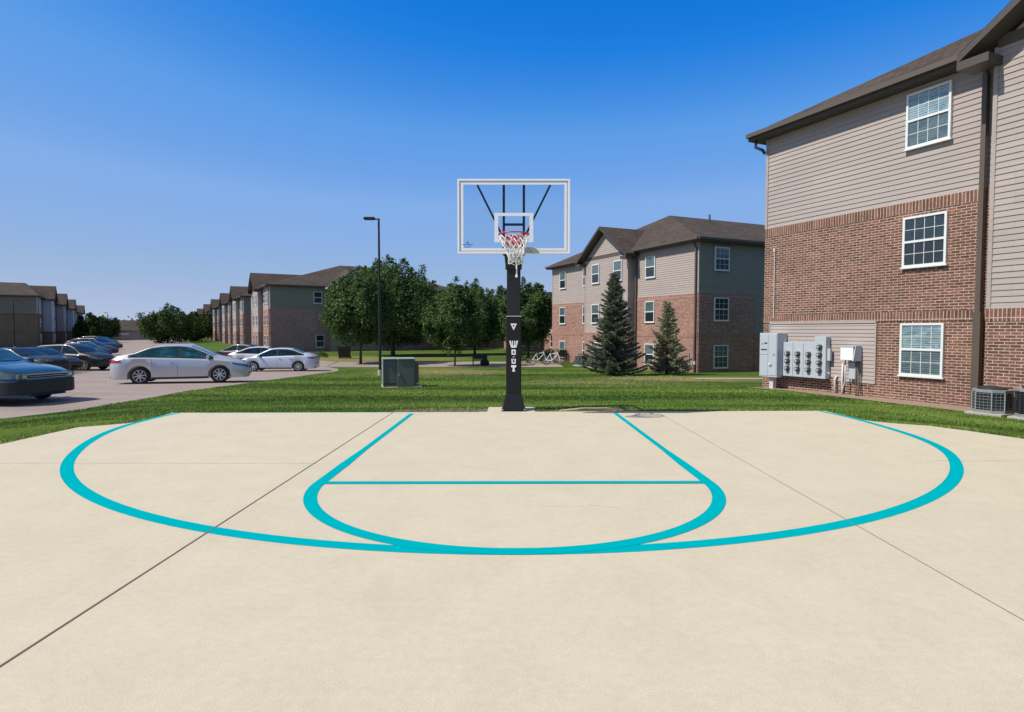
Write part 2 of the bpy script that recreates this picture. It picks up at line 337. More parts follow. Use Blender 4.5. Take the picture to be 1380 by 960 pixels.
strip('footpath', M['concrete_pale'], [26.4, 26.9, 27.4], lambda y: 7.6 + (y - 26.4) * .4, lambda y: 22, .004, 6, 'pale footpath between the two apartment buildings on the right', 'path')
strip('earth_strip', simple('bare_tan_earth', (.30, .215, .155), .95, var=.3, scale=5, bump=.5), [5, 8, 10, 12, 14, 16, 18, 19.4],
      lambda y: 8.23 + (19.6 - y) * .4404 - 1.25 + .045 * max(0, y - 8) , lambda y: 8.23 + (19.6 - y) * .4404 + .3, .03, 3, 'bare tan earth along the foot of the nearest brick wall', 'earth', zf=g)

# court slab
t = NT('beige_court_coating'); p = t.geo(); n1 = t.noise(p, .35, 4, .6); n2 = t.noise(p, 130, 3, .8); n3 = t.noise(p, 18, 4, .7); n4 = t.noise(p, 2.2, 5, .65, .4)
c = t.mix(n1, (.535, .470, .350), (.60, .535, .405)); c = t.mix(.8, c, t.ramp(n2, [(.3, .78), (.7, 1.18)]), 'MULTIPLY'); c = t.mix(.35, c, t.ramp(n3, [(.3, .85), (.7, 1.15)]), 'MULTIPLY')
c = t.mix(.4, c, t.ramp(n4, [(.35, .90), (.65, 1.06)]), 'MULTIPLY')
vo = t.new('ShaderNodeTexVoronoi', feature='DISTANCE_TO_EDGE'); vo.inputs['Scale'].default_value = .33; wv = t.new('ShaderNodeVectorMath', operation='ADD'); nz = t.new('ShaderNodeTexNoise'); nz.inputs['Scale'].default_value = 1.4; nz.inputs['Detail'].default_value = 6; t.l(p, nz.inputs['Vector']); t.l(p, wv.inputs[0]); t.l(nz.outputs['Color'], wv.inputs[1]); t.l(wv.outputs[0], vo.inputs['Vector'])
crk = t.math('MULTIPLY', t.ramp(vo.outputs['Distance'], [(0, 1), (.0016, 0)]), t.ramp(t.noise(p, .28, 2), [(.54, 0), (.62, 1)])); c = t.mix(t.math('MULTIPLY', crk, .35), c, (.22, .18, .13))
st = t.ramp(t.noise(p, .9, 6, .7, 1.0), [(.60, 0), (.70, .10)]); c = t.mix(st, c, (.30, .25, .18))
pits = t.ramp(t.noise(p, 60, 2, .5), [(.0, 1), (.74, 1), (.80, .62)]); c = t.mix(.8, c, pits, 'MULTIPLY')
t.col(c); t.set(Roughness=.82, Specular_IOR_Level=.25); t.bump(n2, .25, .002); M['court'] = t.m
m = MB(); m.prism(COURT, -.16, 0); m.bb(-.45, .42, 10.8, 11.55, -.16, -.003)
ct = tag(m.build('basketball_court', M['court'], fix=False), 'beige coated concrete half court with control joints', 'court', kind='structure')
t = NT('teal_line_paint'); p = t.geo(); n1 = t.noise(p, 60, 4, .8); n2 = t.noise(p, 3, 4)
c = t.mix(n2, (.0, .335, .375), (.0, .38, .42)); c = t.mix(.4, c, t.ramp(n1, [(.3, .85), (.7, 1.12)]), 'MULTIPLY')
c = t.mix(t.ramp(t.noise(p, 75, 2, .5), [(.77, 0), (.80, .5)]), c, (.5, .5, .42))
t.col(c); t.set(Roughness=.7, Specular_IOR_Level=.25); t.bump(n1, .2, .002); t.set(Specular_IOR_Level=0.0); M['teal'] = t.m
M['joint'] = simple('dark_joint_filler', (.14, .11, .08), .95, var=.3)
def band(name, pts, w, mat, z, label, cat):
    m = MB(); n = len(pts); L = []; Rr = []
    ws = w if isinstance(w, list) else [w] * n
    for i in range(n):
        a = Vector(pts[max(i - 1, 0)]); b = Vector(pts[min(i + 1, n - 1)]); d = (b - a).normalized(); nn = Vector((-d.y, d.x)) * ws[i] / 2
        q = Vector(pts[i]); L.append((q.x + nn.x, q.y + nn.y, z)); Rr.append((q.x - nn.x, q.y - nn.y, z))
    m.add(L + Rr, [(i, i + n, i + n + 1, i + 1) for i in range(n - 1)])
    return tag(m.build(name, mat), label, cat, kind='structure')
cx, cy, RR = -.003, 9.865, 5.905
arc = [(cx + RR * math.cos(a), cy + RR * math.sin(a)) for a in np.linspace(R(180 - 8.2), R(360 + 10.4), 160)]
arc = [(x - (.17 if x > 0 else .12) * (lambda k: k * k * (3 - 2 * k))(min(1, max(0, (y - 7) / 2.6))), y) for x, y in arc]
band('three_point_line', arc, [.125 - .03 * min(1, abs(i - 80) / 80) ** 3 for i in range(160)], M['teal'], .0018, 'long teal three point arc sweeping round the half court', 'court line')
key = [(-1.775, 10.60), (-1.86, 5.77)] + [(.022 + 1.885 * math.cos(a), 5.77 + 1.812 * math.sin(a)) for a in np.linspace(math.pi, 2 * math.pi, 60)][1:-1] + [(1.905, 5.77), (1.84, 10.66)]
kd = []; 
for i in range(len(key) - 1):
    n = 6 if i in (0, len(key) - 2) else 1
    for k in range(n): kd.append((key[i][0] + (key[i + 1][0] - key[i][0]) * k / n, key[i][1] + (key[i + 1][1] - key[i][1]) * k / n))
kd.append(key[-1])
band('key_line', kd, [(.075 if q[1] > 6.6 else .115) for q in kd], M['teal'], .0034, 'teal outline of the free throw lane and its half circle', 'court line')
band('free_throw_line', [(-1.83, 5.765), (1.87, 5.785)], .095, M['teal'], .0048, 'straight teal free throw line across the lane', 'court line')
band('control_joint', [(-2.14, 10.82), (-2.33, -3)], .012, M['joint'], .0030, 'dark control joint running left of the lane', 'joint')
band('control_joint', [(2.62, 10.9), (2.60, -3)], .0045, M['joint'], .0030, 'thin control joint running right of the lane', 'joint')
band('control_joint', [(-6.5, 6.62), (-2.17, 6.62)], .004, M['joint'], .0012, 'faint cross joint in the left half of the court', 'joint')
band('control_joint', [(4.7, 6.75), (7.2, 6.75)], .004, M['joint'], .0012, 'faint cross joint at the right edge of the court', 'joint')

band('baseline', [(-5.6, 10.715), (-3.2, 10.765), (-.6, 10.82)], .022, M['teal'], .003, 'hair-thin teal line along the back edge left of the pole', 'court line')
# ------------------------------------------------------------------ apartment buildings
def wall_pts(p0, p1, n): return Vector((p0[0], p0[1])), (Vector(p1) - Vector(p0)), Vector(n)
def siding(mb, p0, p1, n, z0, z1, lap=.132, lip=.021, taper=None):
    """sawtooth laps between p0 and p1 (xy), outward normal n"""
    n = Vector((n[0], n[1])); z = z0; p0 = Vector((p0[0], p0[1])); p1 = Vector((p1[0], p1[1]))
    while z < z1 - .01:
        zt = min(z + lap, z1)
        def E(zz):
            if taper is None: return p0, p1
            k = taper(zz); mid = (p0 + p1) / 2; return mid + (p0 - mid) * k, mid + (p1 - mid) * k
        a0, b0 = E(z); a1, b1 = E(zt)
        o = n * lip; oo = n * .003
        A = [(a0.x + o.x, a0.y + o.y, z), (b0.x + o.x, b0.y + o.y, z), (b1.x + oo.x, b1.y + oo.y, zt), (a1.x + oo.x, a1.y + oo.y, zt)]
        mb.add(A, [(0, 1, 2, 3)])
        mb.add([(a0.x + oo.x, a0.y + oo.y, z), (b0.x + oo.x, b0.y + oo.y, z), A[1], A[0]], [(0, 1, 2, 3)])
        z = zt
def slab(mb, p0, p1, n, z0, z1, off, ext=0):
    """brick leaf standing off px proud of the wall line, with end and top returns"""
    n = Vector((n[0], n[1])) * off; p0 = Vector((p0[0], p0[1])); p1 = Vector((p1[0], p1[1])); d = (p1 - p0).normalized() * ext
    p0 = p0 - d; p1 = p1 + d
    P8 = [(q.x + k.x, q.y + k.y, z) for z in (z0, z1) for q, k in ((p0, Vector((0, 0))), (p1, Vector((0, 0))), (p1, n), (p0, n))]
    mb.add(P8, [(0, 1, 2, 3), (4, 5, 6, 7), (3, 2, 6, 7), (0, 3, 7, 4), (1, 2, 6, 5)])

win_cache = {}
def window_parts(w, h, cols, pu, pl, detail):
    k = (w, h, cols, pu, pl, detail)
    if k in win_cache: return win_cache[k]
    fr = MB(); b = .055
    for x0, x1, z0, z1 in ((-w/2, w/2, h/2 - b, h/2), (-w/2, w/2, -h/2, -h/2 + b), (-w/2, -w/2 + b, -h/2 + b, h/2 - b), (w/2 - b, w/2, -h/2 + b, h/2 - b), (-w/2 + b, w/2 - b, -.028, .028)):
        fr.bb(x0, x1, -.075, 0, z0, z1)
    fr.bb(-w/2 - .03, w/2 + .03, -.095, -.0, -h/2 - .035, -h/2 - .002)
    up = MB().bb(-w/2 + b, w/2 - b, -.045, -.02, .028, h/2 - b); lo = MB().bb(-w/2 + b, w/2 - b, -.045, -.02, -h/2 + b, -.028)
    res = [(fr.mesh('window'), 'vinyl'), (up.mesh('pane'), pu), (lo.mesh('pane'), pl)]
    if detail:
        g1 = MB(); g2 = MB(); iw = w - 2 * b; ih = h/2 - b - .028
        for g_, zc in ((g1, .028 + ih / 2), (g2, -.028 - ih / 2)):
            for i in range(1, cols): g_.bb(-iw/2 + iw * i / cols - .006, -iw/2 + iw * i / cols + .006, -.053, -.045, zc - ih/2, zc + ih/2)
            g_.bb(-iw/2, iw/2, -.055, -.0452, zc - .006, zc + .006)
        res += [(g1.mesh('muntin_grid'), 'vinyl'), (g2.mesh('muntin_grid'), 'vinyl')]
    for me, mt in res: me.materials.append(M[mt])
    win_cache[k] = res; return res
def window(parent, x, y, z, rz, w=1.05, h=1.42, cols=4, pu='pane_dark', pl='pane_screen_dark', detail=True, label=None):
    parts = window_parts(w, h, cols, pu, pl, detail)
    o = D.objects.new('window', parts[0][0]); col.objects.link(o); o.parent = parent; o.location = (x, y, z); o.rotation_euler = (0, 0, rz)
    if label: o['label'] = label
    for me, _ in parts[1:]:
        c = D.objects.new(me.name.split('.')[0], me); col.objects.link(c); c.parent = o
    return o

def apartment(origin, theta, T, L, bay, p=.55, hipd=5.0, ridge=3.3, wall_h=7.7, sx=1, label='', group=None, near=False, z=None,
              brick='brick_pink', soldier='soldier_pink', sid='siding_pink', shing='shingle', end_gable=None, end_sid=None, end_win=(), face_win=None,
              brick_top=5.05, low_top=2.35, detail=1, end_brick=None, bay_slope=.69, name='apartment_building'):
    """local x = depth (sx=-1 mirrors it), local y = along the gabled face at x=0, local -y = the end facing the camera"""
    zz = g0(origin[1]) if z is None else z
    root = empty(name, (origin[0], origin[1], zz), theta, label, 'building', group)
    S = lambda x: x * sx
    b0, b1 = bay
    core = MB(); bk = MB(); so = MB(); sd_ = MB(); tr = MB()
    foot = [(0, 0), (0, b0), (-p, b0), (-p, b1), (0, b1), (0, T), (L, T), (L, 0)]
    core.prism([(S(x), y) for x, y in foot], -.6, wall_h)
    nF = (-1 * sx, 0)
    for (ya, yb, xo) in ((0, b0, 0), (b1, T, 0)):
        slab(bk, (S(xo), ya), (S(xo), yb), nF, -.6, brick_top - .28, .045, 0)
        slab(so, (S(xo), ya), (S(xo), yb), nF, brick_top - .277, brick_top, .055, 0)
        siding(sd_, (S(xo), ya), (S(xo), yb), nF, brick_top, wall_h)
    slab(bk, (S(-p), b0), (S(-p), b1), nF, -.6, low_top - .28, .045, 0); slab(so, (S(-p), b0), (S(-p), b1), nF, low_top - .277, low_top, .055, 0)
    siding(sd_, (S(-p), b0), (S(-p), b1), nF, low_top, wall_h)
    for yb, ny in ((b0, -1), (b1, 1)):
        slab(bk, (S(0), yb), (S(-p), yb), (0, ny), -.6, low_top - .28, .045, 0); slab(so, (S(0), yb), (S(-p), yb), (0, ny), low_top - .277, low_top, .055, 0)
        siding(sd_, (S(0), yb), (S(-p), yb), (0, ny), low_top, wall_h)
    # string course on the plain sections
    for (ya, yb) in ((0, b0), (b1, T)): slab(so, (S(0), ya), (S(0), yb), nF, low_top - .24, low_top, .058, 0)
    # ends
    xe = end_brick if end_brick else L
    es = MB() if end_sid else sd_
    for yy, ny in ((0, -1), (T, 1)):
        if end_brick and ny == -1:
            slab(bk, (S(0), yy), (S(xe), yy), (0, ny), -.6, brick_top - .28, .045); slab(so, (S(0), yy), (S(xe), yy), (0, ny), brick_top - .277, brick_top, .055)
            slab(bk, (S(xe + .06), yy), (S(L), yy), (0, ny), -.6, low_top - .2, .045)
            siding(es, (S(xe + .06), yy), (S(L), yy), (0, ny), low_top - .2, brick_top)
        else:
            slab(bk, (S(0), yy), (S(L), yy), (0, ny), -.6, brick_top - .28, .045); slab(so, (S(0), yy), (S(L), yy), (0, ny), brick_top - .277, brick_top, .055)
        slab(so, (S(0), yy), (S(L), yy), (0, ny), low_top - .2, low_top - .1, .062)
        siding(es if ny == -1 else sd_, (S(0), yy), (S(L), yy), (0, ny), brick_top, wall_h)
    # gable triangle
    hb = (b1 - b0) / 2
    siding(sd_, (S(-p), b0), (S(-p), b1), nF, wall_h + .22, wall_h + hb * bay_slope - .03, taper=lambda q: max(0, 1 - (q - wall_h) / (hb * bay_slope)))
    core.add([(S(-p), b0, wall_h), (S(-p), b1, wall_h), (S(-p), (b0 + b1) / 2, wall_h + hb * bay_slope)], [(0, 1, 2)])
    tr.bb(S(-p - .035), S(-p), b0 + .02, b1 - .02, wall_h - .02, wall_h + .22)
    tr.build('frieze_board', M['trim_brown'], root)
    # corner posts
    tm = M['siding' if near else sid]
    for x, y in ((0, 0), (0, T)): MB().bb(S(x - .035), S(x + .06), y - .035 if y == 0 else y - .06, y + .06 if y == 0 else y + .035, brick_top, wall_h).build('corner_trim', tm, root)
    for y in (b0, b1): MB().bb(S(-p - .035), S(-p + .05), y - (.035 if y == b0 else .05), y + (.05 if y == b0 else .035), low_top, wall_h).build('corner_trim', tm, root)
    core.build('wall_core', M[sid], root)
    bk.build('brick_wall', M[brick], root); so.build('brick_band', M[soldier], root); sd_.build('siding', M[sid], root)
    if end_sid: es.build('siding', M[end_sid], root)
    # roof
    o = .42; zf = wall_h + .2; rf = MB()
    A, B, C_, D_ = (S(-o), -o), (S(L + o), -o), (S(L + o), T + o), (S(-o), T + o); r0 = (S(hipd), T / 2); r1 = (S(L - hipd), T / 2)
    v = [(*q, wall_h - .02) for q in (A, B, C_, D_)] + [(*q, zf) for q in (A, B, C_, D_)] + [(*r0, wall_h + ridge), (*r1, wall_h + ridge)]
    rf.add(v, [(4, 5, 9, 8), (5, 6, 9), (6, 7, 8, 9), (7, 4, 8)])
    fc = MB(); fc.add(v[:8], [(0, 1, 2, 3), (0, 1, 5, 4), (1, 2, 6, 5), (2, 3, 7, 6), (3, 0, 4, 7)])
    # gable roof slabs over the bay
    ym = (b0 + b1) / 2; ov = .5; zr = wall_h + .1 + (hb + 0) * bay_slope; sh = (ridge - .2) / (hipd + o)
    x1 = (zr + .12 - zf) / sh - o + .15
    for sgn in (-1, 1):
        ye = ym + sgn * (hb + ov); ze = zr - (hb + ov) * bay_slope
        th = .17
        P_ = [(S(-p - .55), ym, zr), (S(-p - .55), ye, ze), (S(x1), ye, ze), (S(x1), ym, zr)]
        Q = [(x, y, zq + th) for x, y, zq in P_]
        rf.add([(x, y, q + .012) for x, y, q in Q], [(0, 1, 2, 3)])
        fc.add(P_ + Q, [(0, 1, 2, 3), (0, 1, 5, 4), (1, 2, 6, 5), (2, 3, 7, 6)])
        # boxed eave return
        yw = ym + sgn * hb
        fc.bb(S(-p - .55), S(-p + .0), min(yw - sgn * .12, ye), max(yw - sgn * .12, ye), ze - .16, ze + .02)
    roof = rf.build('roof', M[shing], root); fcs = fc.build('eaves', M['fascia'], root)
    # gutters and downspouts
    gt = MB(); 
    for ya, yb in ((-o, b0 - .42), (b1 + .42, T + o)):
        if yb > ya: gt.bb(S(-o - .11), S(-o - .003), ya, yb, zf - .13, zf - .005)
    gt.bb(S(-o), S(L + o), -o - .11, -o - .003, zf - .13, zf - .005)
    gt.build('gutter', M['trim_brown'], root)
    dsw = .13 if near else .085
    for (xo, yd) in ((-.0, b0 - .3), (0, b1 + (.40 if near else .32))) + (((0, .12),) if near == 0 else ()):
        dn = MB(); xf = xo - .1
        dn.bb(S(xf - dsw), S(xf), yd - dsw * .6, yd + dsw * .6, .05, low_top - .05); dn.bb(S(xf - dsw + .02), S(xf + .02), yd - .05, yd + .05, low_top - .05, wall_h - .32)
        dn.tube([(S(xf - .02), yd, wall_h - .34), (S(xf - .1), yd, wall_h - .2), (S(-o - .02), yd, wall_h + .02)], .055, 6)
        dn.build('downspout', M['trim_brown'], root)
    if end_gable:                       # projecting gabled wing on the camera-facing end
        e0, e1, pe = end_gable; he = (e1 - e0) / 2; xm = (e0 + e1) / 2
        w_ = MB(); w_.prism([(S(e0), 0), (S(e0), -pe), (S(e1), -pe), (S(e1), 0)], -.6, wall_h); w_.add([(S(e0), -pe, wall_h), (S(e1), -pe, wall_h), (S(xm), -pe, wall_h + he * .72)], [(0, 1, 2)])
        w_.build('wing_wall', M[end_sid or sid], root)
        q = MB(); f_ = MB()
        for sgn in (-1, 1):
            xx = xm + sgn * (he + .4); ze = wall_h + .1 - .4 * .72; zr2 = wall_h + .1 + he * .72
            P_ = [(S(xm), -pe - .4, zr2), (S(xx), -pe - .4, ze), (S(xx), 7, ze), (S(xm), 7, zr2)]; Q = [(a, b_, c_ + .17) for a, b_, c_ in P_]
            q.add([(a, b_, c_ + .012) for a, b_, c_ in Q], [(0, 1, 2, 3)]); f_.add(P_ + Q, [(0, 1, 2, 3), (1, 2, 6, 5), (2, 3, 7, 6)])
            f_.add(P_[:2] + Q[:2], [(0, 1, 3, 2)])
        q.build('wing_roof', M[shing], root); f_.build('rake_board', M['concrete_pale'], root)
    # windows
    rF = -math.pi / 2 if sx == 1 else math.pi / 2
    fw = face_win
    if fw is None:
        fw = []
        for zc in ((1.25, 3.85, 6.45) if wall_h > 6 else (1.25, 3.85)):
            fw += [(b0 / 2 + .2, 0, zc), (b0 + (b1 - b0) * .27, -p, zc), (b0 + (b1 - b0) * .77, -p, zc), (b1 + .75, 0, zc), (T - 2.0, 0, zc)]
    for it in fw:
        y, x, zc = it[:3]; kw = it[3] if len(it) > 3 else {}
        off = -.03 if ((x == 0 and zc > brick_top) or (x != 0 and zc > low_top)) else -.048
        kw = dict(kw); kw.setdefault('detail', detail > 0)
        window(root, S(x + off + .01), y, zc, rF, **kw)
    for it in end_win:
        x, zc = it[:2]; kw = dict(it[2]) if len(it) > 2 else {}; kw.setdefault('detail', detail > 0)
        window(root, S(x), -.045, zc, 0, **kw)
    return root

TH = R(24.8); ux, uy = -math.sin(TH), math.cos(TH); vx, vy = math.cos(TH), math.sin(TH)
# near building: far corner at C1
C1 = (8.23, 19.6); TN = 18.64
NO = (C1[0] - TN * ux, C1[1] - TN * uy)
def near_y(t): return TN - t            # t metres from the far corner
nw = dict(w=1.05, h=1.42, cols=4)
NB = apartment(NO, TH, TN, 26, (6.65, 11.97), p=.55, hipd=5.2, ridge=3.4, wall_h=7.95, z=-.35, near=True,
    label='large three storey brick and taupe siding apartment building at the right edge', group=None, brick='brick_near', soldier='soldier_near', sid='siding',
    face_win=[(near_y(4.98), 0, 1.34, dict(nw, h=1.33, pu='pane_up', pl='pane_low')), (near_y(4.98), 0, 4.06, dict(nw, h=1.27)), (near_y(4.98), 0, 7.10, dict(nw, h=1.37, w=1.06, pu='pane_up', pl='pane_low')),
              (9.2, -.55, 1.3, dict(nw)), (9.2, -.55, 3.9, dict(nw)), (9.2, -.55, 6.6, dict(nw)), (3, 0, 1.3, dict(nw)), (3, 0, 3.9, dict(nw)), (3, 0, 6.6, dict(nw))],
    brick_top=5.08, low_top=2.30)
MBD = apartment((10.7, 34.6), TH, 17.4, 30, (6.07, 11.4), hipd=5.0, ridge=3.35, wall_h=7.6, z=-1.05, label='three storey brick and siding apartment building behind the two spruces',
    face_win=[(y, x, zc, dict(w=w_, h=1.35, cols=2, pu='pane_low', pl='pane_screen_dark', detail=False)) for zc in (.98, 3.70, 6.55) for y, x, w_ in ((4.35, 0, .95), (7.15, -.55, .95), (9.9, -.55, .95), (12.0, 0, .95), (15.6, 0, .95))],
    end_win=[(1.66, zc, dict(w=1.1, h=1.35, cols=3, pu='pane_low' if zc != 3.75 else 'pane_dark', pl='pane_screen_dark')) for zc in (.98, 3.75, 6.68)], end_brick=4.3, end_sid='siding_khaki_shade', brick_top=4.66, low_top=2.35)

for (x_, y_, zr_) in ((6.5, 6.2, 9.35), (8.0, 4.6, 8.75), (14.5, 3.2, 8.3), (15.3, 3.2, 8.3)):
    mv = MB(); (mv.bb(x_ - .16, x_ + .16, y_ - .12, y_ + .2, zr_ + .5, zr_ + .72) if x_ != 6.5 else mv.tube([(x_, y_, zr_ + .4), (x_, y_, zr_ + 1.35)], .06, 8)); mv.build('roof_vent', M['fascia'], MBD)
mv = MB(); mv.tube([(-.30, TN + .2, 7.98), (-.30, TN + .22, 7.72), (-.12, TN + .1, 7.62), (-.06, TN + .06, 7.50)], .05, 8); mv.build('gutter_outlet', M['fascia'], NB, smooth=True)
# utilities on the near wall -------------------------------------------------
panel = MB(); y1 = near_y(.28); y0 = near_y(3.78)
panel.bb(-.052, -.01, y0, y1, .38, 2.06)
siding(panel, (-.052, y0), (-.052, y1), (-1, 0), .38, 2.02, lap=.105, lip=.018)
panel.bb(-.085, -.052, y0 - .03, y0, .38, 2.08); panel.bb(-.085, -.052, y1, y1 + .03, .38, 2.08); panel.bb(-.085, -.052, y0 - .03, y1 + .03, 2.02, 2.08)
po = panel.build('siding_panel', M['siding_pink'], NB)
def near_thing(name, t_, depth, label, cat, group=None):
    y = near_y(t_); q = Matrix.Rotation(TH, 3, 'Z') @ Vector((depth, y, 0))
    return empty(name, (NO[0] + q.x, NO[1] + q.y, -.35), TH, label, cat, group)
# things on the wall: local x points into the wall, local y = towards the far corner
c = near_thing('electrical_cabinet', .62, -.09, 'tall pale grey electrical cabinet at the far corner of the near brick wall', 'cabinet')
MB().bb(-.42, 0, -.34, .34, .36, 1.74).build('body', M['panel_grey'], c, bevel=.012)
dd = MB(); dd.bb(-.432, -.421, -.32, -.02, .42, 1.70); dd.bb(-.432, -.421, 0.0, .32, .40, 1.04); dd.bb(-.432, -.421, .0, .32, 1.06, 1.70); dd.build('door', M['panel_grey'], c, bevel=.004)
hh = MB(); hh.tube([(-.44, -.17, .80), (-.47, -.14, .75), (-.47, -.08, .74), (-.44, -.04, .80)], .014, 6); hh.bb(-.45, -.432, -.26, -.2, 1.05, 1.13); hh.build('handle', M['steel'], c)
lb = MB(); lb.bb(-.437, -.4325, .04, .27, 1.20, 1.235); lb.bb(-.437, -.4325, .2, .25, 1.38, 1.41); lb.bb(-.437, -.4325, .03, .14, 1.40, 1.44); lb.build('label_plate', M['black'], c)
MB().bb(-.3, -.16, -.1, .04, -.1, .36).build('conduit', M['pvc'], c)
c = near_thing('meter_bank', 1.66, -.09, 'wide grey bank of round electric meters in four columns', 'meter bank')
MB().bb(-.17, 0, -.42, .70, .42, 1.46).build('body', M['panel_grey'], c, bevel=.008)
MB().bb(-.185, 0, -.80, -.421, .42, 1.64).build('tower', M['panel_grey'], c, bevel=.008)
ln = MB()
for yy in (.33, -.04): ln.bb(-.173, -.1705, yy - .004, yy + .004, .44, 1.44)
ln.bb(-.2, -.02, -.80, .70, .385, .418); ln.build('seam', M['black'], c)
def meter_mesh():
    a = MB().lathe([(0, -.105), (.05, -.105), (.066, -.09), (.07, -.01), (.085, -.008), (.085, 0)], axis='X', n=16)
    b = MB().lathe([(0, -.112), (.03, -.112), (.036, -.108)], axis='X', n=12); return a, b
ma, mb_ = meter_mesh(); mm = ma.mesh('meter'); mm.materials.append(M['meter_dark']); mf = mb_.mesh('dial'); mf.materials.append(M['steel'])
for ci, yy in enumerate((.51, .145, -.23, -.61)):
    for ri in range(4 if ci == 3 else 3):
        o = D.objects.new('meter', mm); col.objects.link(o); o.parent = c; o.location = (-.17 if ci < 3 else -.185, yy, .66 + ri * .225)
        f_ = D.objects.new('dial', mf); col.objects.link(f_); f_.parent = o
        h_ = MB().box((-.06, 0, .1), (.05, .11, .025), M=Matrix.Rotation(.5, 3, 'X')); h_.build('lever', M['steel'], o)
rb = MB(); rb.bb(-.13, -.05, -.90, -.801, .95, 1.3); rb.tube([(-.1, -.80, .6), (-.1, -.88, .58)], .02, 6); rb.build('side_switch', M['panel_grey'], c, bevel=.005)
c = near_thing('telecom_box', 3.2, -.09, 'small white telecom box with sloped hood above grey conduits', 'utility box')
bx = MB().plate([(-.30, .95), (0, .95), (0, 1.38), (-.22, 1.38)], -.2, .2)
MB().bb(-.30, 0, -.18, .20, 1.0, 1.36).build('body', M['white'], c, bevel=.01)
hd = MB(); hd.add([(-.34, -.22, .98), (-.24, -.22, 1.40), (0, -.22, 1.40), (0, -.22, .98), (-.34, -.19, .98), (-.24, -.19, 1.40), (0, -.19, 1.40), (0, -.19, .98)], [(0, 1, 2, 3), (4, 5, 6, 7), (0, 1, 5, 4), (1, 2, 6, 5), (2, 3, 7, 6), (3, 0, 4, 7)]); hd.bb(-.31, 0, -.2, .21, 1.362, 1.39)
hd.build('hood', M['panel_grey'], c)
MB().bb(-.1, 0, -.11, .08, .48, .93).build('junction_box', M['panel_grey'], c, bevel=.006)
for k, (yy, r_, x_) in enumerate(((.14, .02, -.16), (-.15, .018, -.12), (-.2, .018, -.1))):
    MB().tube([(x_, yy, 1.0), (x_, yy, .4), (x_ - .05, yy + (-.05 if k else .03), .2), (x_ - .1, yy + (-.09 if k else .05), -.05)], r_, 8).build('conduit', M['steel' if k == 0 else 'trim_brown'], c, smooth=True)
c = near_thing('conduit_riser', 2.78, -.13, 'white plastic pipes rising beside the meter bank', 'pipe')
MB().tube([(0, .12, -.05), (0, .12, .42), (.02, .1, .5), (.08, .08, .52)], .028, 8).build('pipe', M['pvc'], c, smooth=True)
MB().tube([(0, -.12, -.05), (0, -.1, .35), (.02, -.1, .9)], .028, 8).build('pipe', M['pvc'], c, smooth=True)
MB().bb(-.12, .06, -.2, .35, -.08, .02).build('footing', M['concrete_pale'], c)
c = near_thing('service_pipe', .42, -.08, 'thin pale pipe running up the brick at the far corner', 'pipe')
MB().tube([(0, 0, 2.2), (0, 0, 4.35)], .016, 6).build('pipe', M['pvc'], c); MB().bb(-.03, .03, -.03, .03, 4.3, 4.42).build('cap', M['pvc'], c)

# air conditioners --------------------------------------------------------------
def ac_unit(name, loc, rz, w, h, label, louver=False, group=None):
    c = empty(name, loc, rz, label, 'air conditioner', group); a = w / 2; ch = .16
    oct_ = [(-a + ch, -a), (a - ch, -a), (a, -a + ch), (a, a - ch), (a - ch, a), (-a + ch, a), (-a, a - ch), (-a, -a + ch)]
    ins = [(x * .93, y * .93) for x, y in oct_]
    MB().prism([(x * 1.12, y * 1.12) for x, y in [(-a, -a), (a, -a), (a, a), (-a, a)]], -.06, .05).build('pad', M['concrete_pale'], c, bevel=.01)
    MB().prism(ins, .1, h - .06).build('coil', M['ac_dark'], c)
    MB().prism([(x * 1.02, y * 1.02) for x, y in oct_], .052, .11).build('base_rim', M['ac_grey'], c)
    top = MB().prism([(x * 1.02, y * 1.02) for x, y in oct_], h - .06, h); top.build('top_rim', M['ac_grey'], c, bevel=.006)
    gr = MB(); gr.lathe([(a * .86, h + .003), (a * .84, h + .035), (a * .5, h + .065), (.09, h + .075), (0, h + .075)], n=28); gr.build('fan_guard', M['ac_dark'], c, smooth=35)
    gl = MB()
    for i in range(8):
        p0 = Vector(oct_[i]); p1 = Vector(oct_[(i + 1) % 8]); L_ = (p1 - p0).length; n_ = max(1, int(L_ / .062))
        for k in range(n_ + (0 if louver else 0)):
            q = p0 + (p1 - p0) * (k / n_); r_ = .022 if k == 0 else .004
            gl.bb(q.x - r_ / 2, q.x + r_ / 2, q.y - r_ / 2, q.y + r_ / 2, .11, h - .06)
        for zz in np.arange(.15, h - .08, .05 if louver else .062):
            th_ = .006 if not louver else .018
            d = (p1 - p0); gl.box(((p0.x + p1.x) / 2, (p0.y + p1.y) / 2, zz), (L_, .008, th_), rz=math.atan2(d.y, d.x))
    gl.build('side_grille', M['ac_grey'] if not louver else M['ac_dark'], c)
    return c
def bay_pos(a, off): # a metres toward camera from the bay corner, off metres out
    y = 11.97 - a; q = Matrix.Rotation(TH, 3, 'Z') @ Vector((-.55 - off, y, 0)); return (NO[0] + q.x, NO[1] + q.y)
q = bay_pos(.36, .46); ac1 = ac_unit('air_conditioner', (q[0], q[1], g(*q) + .03), TH, .62, .54, 'dark grey wire-sided air conditioner next to the brown downspout')
q = bay_pos(1.22, .46); ac2 = ac_unit('air_conditioner', (q[0], q[1], g(*q) + .03), TH, .70, .62, 'black louvred air conditioner cut off by the right edge', louver=True)
MB().bb(-.401, -.396, -.2, -.14, .55, .575).build('badge', M['redrim'], ac2)
labs = ['grey air conditioner at the far end of the row left of the big spruce', 'middle grey air conditioner of the row left of the big spruce', 'grey air conditioner closest to the big spruce on its left',
        'low grey air conditioner behind the right side of the smaller spruce']
